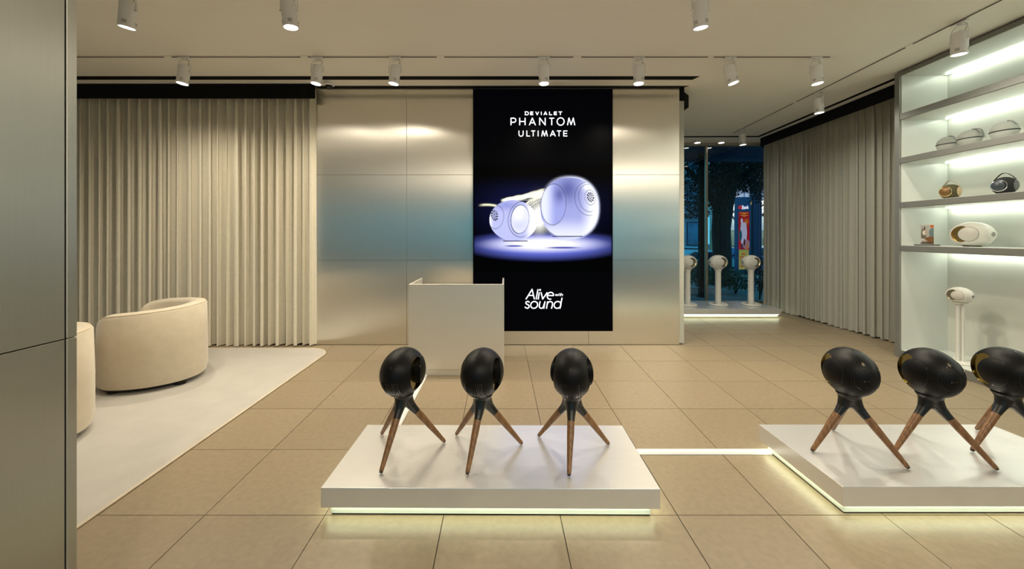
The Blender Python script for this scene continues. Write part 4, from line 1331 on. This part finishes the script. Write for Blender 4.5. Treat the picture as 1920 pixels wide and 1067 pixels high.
# ------------------------------------------------------------------ the street outside the window
M['paving'] = mat('street_paving', (0.16, 0.17, 0.19), 0.8, noise=(3, 0.2))
M['asphalt'] = mat('asphalt', (0.06, 0.07, 0.09), 0.8, noise=(3, 0.2))
M['lawn'] = mat('lawn', (0.02, 0.05, 0.025), 0.9, noise=(8, 0.4))
M['leaf'] = mat('dark_leaf', (0.003, 0.007, 0.005), 0.8, noise=(3, 0.5))
M['leaf2'] = mat('shrub_leaf', (0.018, 0.055, 0.025), 0.7, noise=(3, 0.5))
M['bark'] = mat('dark_bark', (0.006, 0.006, 0.007), 0.9, noise=(12, 0.4), bump=(20, 0.6, 0.02))
M['navy'] = mat('navy_panel', (0.03, 0.06, 0.17), 0.5, noise=(3, 0.1))
M['navy_dark'] = mat('dark_navy', (0.010, 0.012, 0.05), 0.5, noise=(3, 0.1))
M['facade'] = mat('white_facade', (0.62, 0.62, 0.60), 0.8, noise=(2, 0.05))
M['facade_cream'] = mat('cream_facade', (0.42, 0.38, 0.25), 0.8, noise=(2, 0.05))
M['facade_blue'] = mat('blue_facade', (0.30, 0.55, 0.75), 0.5, noise=(1, 0.2))
M['blue_glass'] = mat('blue_window', (0.10, 0.35, 0.60), 0.25, noise=(1, 0.3))
M['slate'] = mat('slate_panel', (0.10, 0.13, 0.20), 0.6, noise=(2, 0.1))
M['poster_lit'] = vcol_mat('poster_print', emission=0.55)
M['sign_white'] = emit('sign_letters_white', (0.85, 0.87, 1.0), 0.75)
M['sign_red'] = emit('sign_letters_red', (0.8, 0.02, 0.03), 0.5)
M['sign_gold'] = emit('sign_mark_gold', (0.8, 0.5, 0.2), 0.5)
M['print_red'] = mat('red_print', (0.5, 0.05, 0.03), 0.7, noise=(5, 0.1))
M['letter_black'] = mat('black_letters', (0.02, 0.02, 0.025), 0.6, noise=(5, 0.1))
M['tail'] = emit('tail_light', (1.0, 0.12, 0.02), 2.5)
M['car_teal'] = mat('pale_blue_paint', (0.25, 0.62, 0.78), 0.3, 0.2, noise=(3, 0.03), coat=0.5)
M['car_navy'] = mat('navy_paint', (0.05, 0.16, 0.38), 0.3, 0.2, noise=(3, 0.03), coat=0.5)
M['car_white'] = mat('white_paint', (0.75, 0.75, 0.80), 0.3, 0.1, noise=(3, 0.02), coat=0.5)
M['car_glass'] = mat('car_glass', (0.01, 0.02, 0.04), 0.08, noise=(3, 0.1))
M['stone'] = mat('pale_kerb_stone', (0.34, 0.34, 0.36), 0.8, noise=(6, 0.1))

struct(MB().box(-60, 90, YW + 0.06, 13.0, -0.9, -0.02).build('ground_pavement', 'paving'))
struct(MB().box(-60, 90, 13.0, 17.5, -0.9, -0.2).build('ground_lawn', 'lawn'))
struct(MB().box(-60, 90, 17.5, 90, -0.95, -0.70).build('ground_road', 'asphalt'))
struct(MB().box(-60, 60, -40, YF - 0.1, -0.25, -0.02).build('ground_forecourt', 'paving'))
tag(MB().box(2.0, 20.0, 12.8, 13.0, -0.02, 0.06).build('kerb', 'stone'), 'pale stone kerb along the road outside', 'kerb')
tag(bevel_box(3.2, 5.2, 9.36, 9.46, -0.02, 0.16, 0.01, 1).build('low_rail', 'stone'), 'low pale planter edge seen just outside the window', 'planter edge')
tag(bevel_box(5.85, 7.2, 9.9, 10.1, -0.02, 0.12, 0.01, 1).build('low_rail', 'stone'), 'short pale stone block beyond the window shrubs', 'planter edge')
# canopy and post
cn = thing('entrance_canopy', 'dark flat canopy outside above the street window', 'canopy', (4.0, 8.8, 3.3))
bevel_box(-3, 4.0, -0.66, 0.75, 0.02, 0.14, 0.01, 1).build('soffit', 'navy_dark', cn)
bevel_box(-3, 4.0, 0.72, 0.84, -0.06, 0.3, 0.01, 1).build('fascia', 'navy_dark', cn)
pst = thing('canopy_post', 'slim black post outside beside the window mullion', 'post', (4.56, 9.0, -0.02))
bevel_box(-0.055, 0.055, -0.055, 0.055, 0.0, 3.335, 0.006, 1).build('shaft', 'black', pst)
bevel_box(-0.09, 0.09, -0.09, 0.09, 0.0, 0.02, 0.004, 1).build('base_plate', 'black', pst)

def leaves(count, gen, size, seed):
    rnd = random.Random(seed)
    mb = MB()
    for _ in range(count):
        c = gen(rnd)
        l = size * rnd.uniform(.6, 1.3); w = l * rnd.uniform(.35, .5)
        a, e_ = rnd.uniform(0, 2 * PI), rnd.uniform(-1.1, 0.6)
        d = Vector((math.cos(a) * math.cos(e_), math.sin(a) * math.cos(e_), math.sin(e_)))
        s_ = d.cross(Vector((rnd.uniform(-.4, .4), rnd.uniform(-.4, .4), 1))).normalized()
        up = s_.cross(d) * l * 0.12
        mb.add([c, c + d * l * .5 + s_ * w * .5 - up, c + d * l, c + d * l * .5 - s_ * w * .5 - up], [(0, 1, 2), (0, 2, 3)])
    return mb
tr = thing('street_tree', 'large dark tree with thick trunk outside the window', 'tree', (6.25, 11.2, -0.02))
MB().tube([(0.02, 0, 0), (0.0, 0, 0.3), (0.02, 0, 0.9), (0.0, 0.02, 1.6), (0.08, 0.05, 2.3), (0.22, 0.0, 3.0), (0.5, 0.1, 3.8)], [0.36, 0.28, 0.25, 0.25, 0.27, 0.24, 0.16], 14).build('trunk', 'bark', tr, smooth=True)
for q in (((0.05, 0.03, 2.0), (-0.5, 0.1, 2.9), (-1.2, 0.2, 3.7)), ((0.15, 0, 2.6), (0.9, 0.2, 3.3), (1.7, 0.3, 3.9)), ((0.2, 0, 2.9), (0.0, -0.4, 3.7), (-0.3, -0.6, 4.6))):
    MB().tube(catmull(q, 5), [0.13 - 0.008 * k for k in range(11)], 9).build('branch', 'bark', tr, smooth=True)
def crown(r):
    while True:
        x, y, z = r.uniform(-2.3, 2.6), r.uniform(-0.9, 1.2), r.uniform(1.95, 4.6)
        lim = 2.55 + 0.35 * math.sin(x * 2.3) + 0.25 * math.sin(x * 5.1 + 1)
        if x < -0.9: lim -= 0.35
        if x > 1.6: lim += 0.3
        if z > lim and r.random() < (0.16 if x < -0.7 else 1.0):
            return Vector((x, y, z))
fo = leaves(26000, crown, 0.105, 4).build('foliage', 'leaf', tr); fo['kind'] = 'stuff'

def shrub(label, x, y, h, sp, n_, seed, m_='leaf2', size=0.10, z=-0.02):
    t = thing('shrub', label, 'shrub', (x, y, z), 0, 'shrubs outside the window')
    rnd = random.Random(seed)
    for k in range(5):
        a = rnd.uniform(0, 2 * PI)
        MB().tube([(0, 0, 0), (sp * .35 * math.cos(a), sp * .35 * math.sin(a), h * .5), (sp * .6 * math.cos(a), sp * .6 * math.sin(a), h * .85)], [0.014, 0.01, 0.005], 6).build('stem', 'bark', t)
    def gen(r):
        while True:
            p = Vector((r.uniform(-1, 1), r.uniform(-1, 1), r.uniform(-.7, 1)))
            if p.length < 1: return Vector((p.x * sp, p.y * sp, h * .55 + p.z * h * .45))
    f = leaves(n_, gen, size, seed).build('foliage', m_, t); f['kind'] = 'stuff'
    return t
shrub('feathery dark shrub outside left of the window mullion', 3.95, 8.85, 0.95, 0.28, 420, 11, 'leaf')
shrub('small leafy shrub outside just right of the mullion', 4.98, 10.0, 0.75, 0.33, 420, 12)
shrub('leafy green shrub outside between the two right speakers', 5.35, 10.6, 0.85, 0.34, 620, 13)
shrub('low bushy green shrub outside behind the rightmost speaker', 5.62, 9.45, 0.62, 0.36, 520, 14)
shrub('dark shrub outside at the edge of the right curtain', 5.65, 8.6, 1.0, 0.3, 520, 15, 'leaf')
shrub('dark hedge clump across the lawn outside', 5.0, 12.2, 0.9, 0.5, 700, 16, 'leaf', 0.12)
shrub('dark green bush beside the white shopfront across the road', 15.6, 25.9, 1.6, 0.5, 500, 17, 'leaf2', 0.25, z=-0.70)

# blue building far left
bb = thing('street_building', 'blue lit building across the road behind the tree', 'building', (14.5, 34.0, -0.7))
MB().box(-7.5, 3.2, 0, 8, 0, 16).build('wall', 'facade_blue', bb)
for i in range(6):
    for j in range(5):
        f = MB().box(-7.2 + i * 1.72, -5.9 + i * 1.72, -0.05, 0.0, 1.2 + j * 3, 3.3 + j * 3).build('window', 'navy', bb)
        MB().box(-7.1 + i * 1.72, -6.0 + i * 1.72, -0.07, -0.051, 1.3 + j * 3, 3.2 + j * 3).build('pane', 'blue_glass', f)
for j in range(5):
    MB().box(-7.5, 3.2, -0.35, -0.001, 3.7 + j * 3, 3.95 + j * 3).build('ledge', 'slate', bb)

# white shop building right
sb = thing('shop_building', 'white and cream shopfront with black capital letters across the road', 'building', (16.5, 27.0, -0.7))
MB().box(-1.2, 7, 0, 2, 2.45, 4.55).build('sign_wall', 'facade', sb)
MB().box(-1.2, 7, 0.02, 2, 0, 2.45).build('lower_wall', 'facade_cream', sb)
MB().box(-1.2, 7, -0.1, 2, 4.55, 9.5).build('upper_wall', 'slate', sb)
for lx in (-0.8, 0.9, 3.0):  # invented lamps, added to whiten the shop's sign wall
    lm = MB().tube([(lx, -0.11, 4.75), (lx, -0.6, 4.85)], 0.02, 6).tube([(lx, -0.6, 4.86), (lx, -0.72, 4.72)], [0.05, 0.09], 10).build('added_lamp', 'black', sb)
    ld = bpy.data.lights.new('added_lamp_beam', 'POINT'); ld.energy = 90; ld.color = (1, .93, .85); ld.shadow_soft_size = .05
    lo = bpy.data.objects.new('added_lamp_beam', ld); COL.objects.link(lo); lo.parent = lm; lo.location = (lx, -0.85, 4.45)
MB().box(1.5, 2.25, -0.02, 0.019, 0, 1.9).build('doorway', 'letter_black', sb)
for i in range(7):
    MB().box(-1.1 + i * 1.2, -1.06 + i * 1.2, -0.13, -0.101, 4.7, 9.4).build('panel_joint', 'navy', sb)
def shop_place(a, b_): return (a, -0.012, b_)
SL_ = word([('K', -0.95, -0.40), ('A', -0.15, 0.40), ('R', 0.72, 1.1), ('K', 1.32, 1.85), ('V', 2.0, 2.65)], 0, 0.78)
SL_ = [[[(x_, 3.9 - y_) for x_, y_ in pl] for pl in lt] for lt in SL_]
letters(SL_, 0.14, shop_place, 'letter_black', sb)

# bank sign pylon with poster
pl_ = thing('sign_pylon', 'blue bank sign pylon with red poster and yellow notice outside', 'sign', (10.15, 16.6, -0.3))
pl_.scale = (0.76, 1, 1)
bevel_box(-0.36, 0.42, -0.12, 0.12, 0.0, 3.35, 0.02, 1).build('pylon', 'navy', pl_)
bx_ = thing
def pyl(a, b_): return (a, -0.135, b_)
WB = word([('B', -0.10, -0.02), ('a', 0.01, 0.07), ('n', 0.10, 0.16), ('k', 0.19, 0.25)], 0, 0.15)
letters([[[(x_, 2.98 - y_ + 0.05 * x_) for x_, y_ in p_] for p_ in lt] for lt in WB], 0.032, pyl, 'sign_white', pl_)
letters([[[(x_, 2.98 - y_) for x_, y_ in p_] for p_ in lt] for lt in word([('H', -0.30, -0.23), ('D', -0.20, -0.13)], 0, 0.15)], 0.032, pyl, 'sign_red', pl_)
mk = MB(); mk.add([pyl(0.355, 3.12), pyl(0.40, 2.98), pyl(0.45, 3.2), pyl(0.41, 3.1)], [(0, 1, 2, 3)]); mk.build('bank_mark', 'sign_gold', pl_)
def red_poster(X, Y):
    img = np.ones(X.shape + (3,)) * srgb(150, 18, 28)
    img = over(img, sm(40, 75, Y) * .25, srgb(190, 60, 70))
    img = over(img, (ell(X, Y, 13, 40, 8.5, 26) < 1) * (Y > 20), srgb(176, 180, 205))
    img = over(img, (ell(X, Y, 8.5, 17.5, 2.6, 5) < 1) * 1.0, srgb(196, 196, 220))
    img = over(img, (ell(X, Y, 5, 45, 4, 10) < 1) * 1.0, srgb(40, 78, 92))
    img = over(img, (ell(X, Y, 20, 62, 9, 9) < 1) * 1.0, srgb(150, 120, 130))
    img = over(img, (ell(X, Y, 15, 58, 2, 7) < 1) * 1.0, srgb(60, 30, 40))
    img = over(img, (ell(X, Y, 22, 66, 2.2, 7) < 1) * 1.0, srgb(176, 110, 52))
    img = over(img, (ell(X, Y, 9, 66, 2.2, 6) < 1) * 1.0, srgb(40, 50, 80))
    img = over(img, np.exp(-(ell(X, Y, 20, 19, 5, 5)) ** 2) * .5, srgb(220, 150, 60))
    for k, (a, b_) in enumerate(((3, 26), (9, 20), (5, 25), (11, 18))):
        img = over(img, (np.abs(Y - 2.2 - 2.3 * k) < .6) * (X > a) * (X < b_), srgb(205, 140, 60))
    return img
nx, ny, GX, GY, rgb = paint(28, 72, 1.5, red_poster)
link('poster', grid_mesh('poster', GX, GY, rgb, lambda u, v: (-0.30 + u / 28 * 0.62, -0.125, 2.72 - v / 72 * 1.62), M['poster_lit']), pl_)
def notice(X, Y):
    img = np.ones(X.shape + (3,)) * srgb(150, 150, 78)
    for k, (a, b_) in enumerate(((6, 16), (2, 22), (3, 20), (6, 16), (3, 11))):
        img = over(img, (np.abs(Y - 8 - 5.5 * k) < 1.1) * (X > a) * (X < b_), srgb(170, 60, 40))
    return img
nx, ny, GX, GY, rgb = paint(24, 36, 1.5, notice)
link('notice', grid_mesh('notice', GX, GY, rgb, lambda u, v: (-0.31 + u / 24 * 0.56, -0.16, 1.10 - v / 36 * 0.84), M['poster_lit']), pl_)
MB().box(-0.315, 0.255, -0.158, -0.126, 0.25, 1.11).build('notice_board', 'slate', pl_)
rc = thing('ribbed_column', 'dark navy ribbed column beside the bank sign outside', 'column', (10.72, 16.6, -0.2))
MB().box(-0.16, 0.20, -0.10, 0.14, 0, 3.9).build('core', 'navy_dark', rc)
for i in range(5):
    MB().box(-0.15 + i * 0.075, -0.115 + i * 0.075, -0.14, -0.101, 0, 3.3).build('rib', 'navy', rc)

def car(label, x, y, rz, paint_, scale=1.0):
    t = thing('car', label, 'car', (x, y, -0.70), rz, 'cars on the street')
    s = scale
    prof = [(-2.15, 0.30), (-2.2, 0.62), (-2.05, 0.88), (-1.45, 0.98), (-0.75, 1.42), (0.55, 1.46), (1.25, 1.02), (2.0, 0.86), (2.2, 0.60), (2.2, 0.30)]
    MB().prism_y([(a * s, b_ * s) for a, b_ in prof], -0.85 * s, 0.85 * s).build('body', paint_, t, smooth=25)
    win = [(-1.28, 1.0), (-0.72, 1.36), (0.5, 1.39), (1.08, 1.03)]
    for q in (-1, 1):
        MB().prism_y([(a * s, b_ * s) for a, b_ in win], q * 0.851 * s, q * 0.862 * s).build('side_window', 'car_glass', t)
    for a in (-1.35, 1.35):
        for q in (-1, 1):
            w = MB().lathe([(0.0, q * 0.74 * s), (0.31 * s, q * 0.74 * s), (0.33 * s, q * 0.78 * s), (0.33 * s, q * 0.86 * s), (0.30 * s, q * 0.87 * s), (0.0, q * 0.87 * s)], 22, axis='y', c=(a * s, 0, 0.33 * s)).build('wheel', 'rubber', t, smooth=30)
            MB().lathe([(0.2 * s, q * 0.871 * s), (0.19 * s, q * 0.88 * s), (0.0, q * 0.882 * s)], 18, axis='y', c=(a * s, 0, 0.33 * s)).build('rim', 'steel', w)
    for q in (-1, 1):
        bevel_box(-2.21 * s, -2.12 * s, q * 0.72 * s - .12, q * 0.72 * s + .12, 0.68 * s, 0.82 * s, 0.02, 1).build('tail_light', 'tail', t)
        bevel_box(2.10 * s, 2.21 * s, q * 0.68 * s - .15, q * 0.68 * s + .15, 0.62 * s, 0.75 * s, 0.02, 1).build('headlight', 'steel', t)
    return t
car('pale blue car on the street left of the mullion', 9.6, 19.2, math.radians(172), 'car_teal', 0.95)
car('second pale blue car farther back across the street', 10.6, 23.4, math.radians(172), 'car_teal')
car('navy car passing behind the middle pillar speaker', 13.2, 21.4, math.radians(2), 'car_navy')
car('white car with lit tail light beside the right curtain', 16.9, 24.4, math.radians(10), 'car_white')
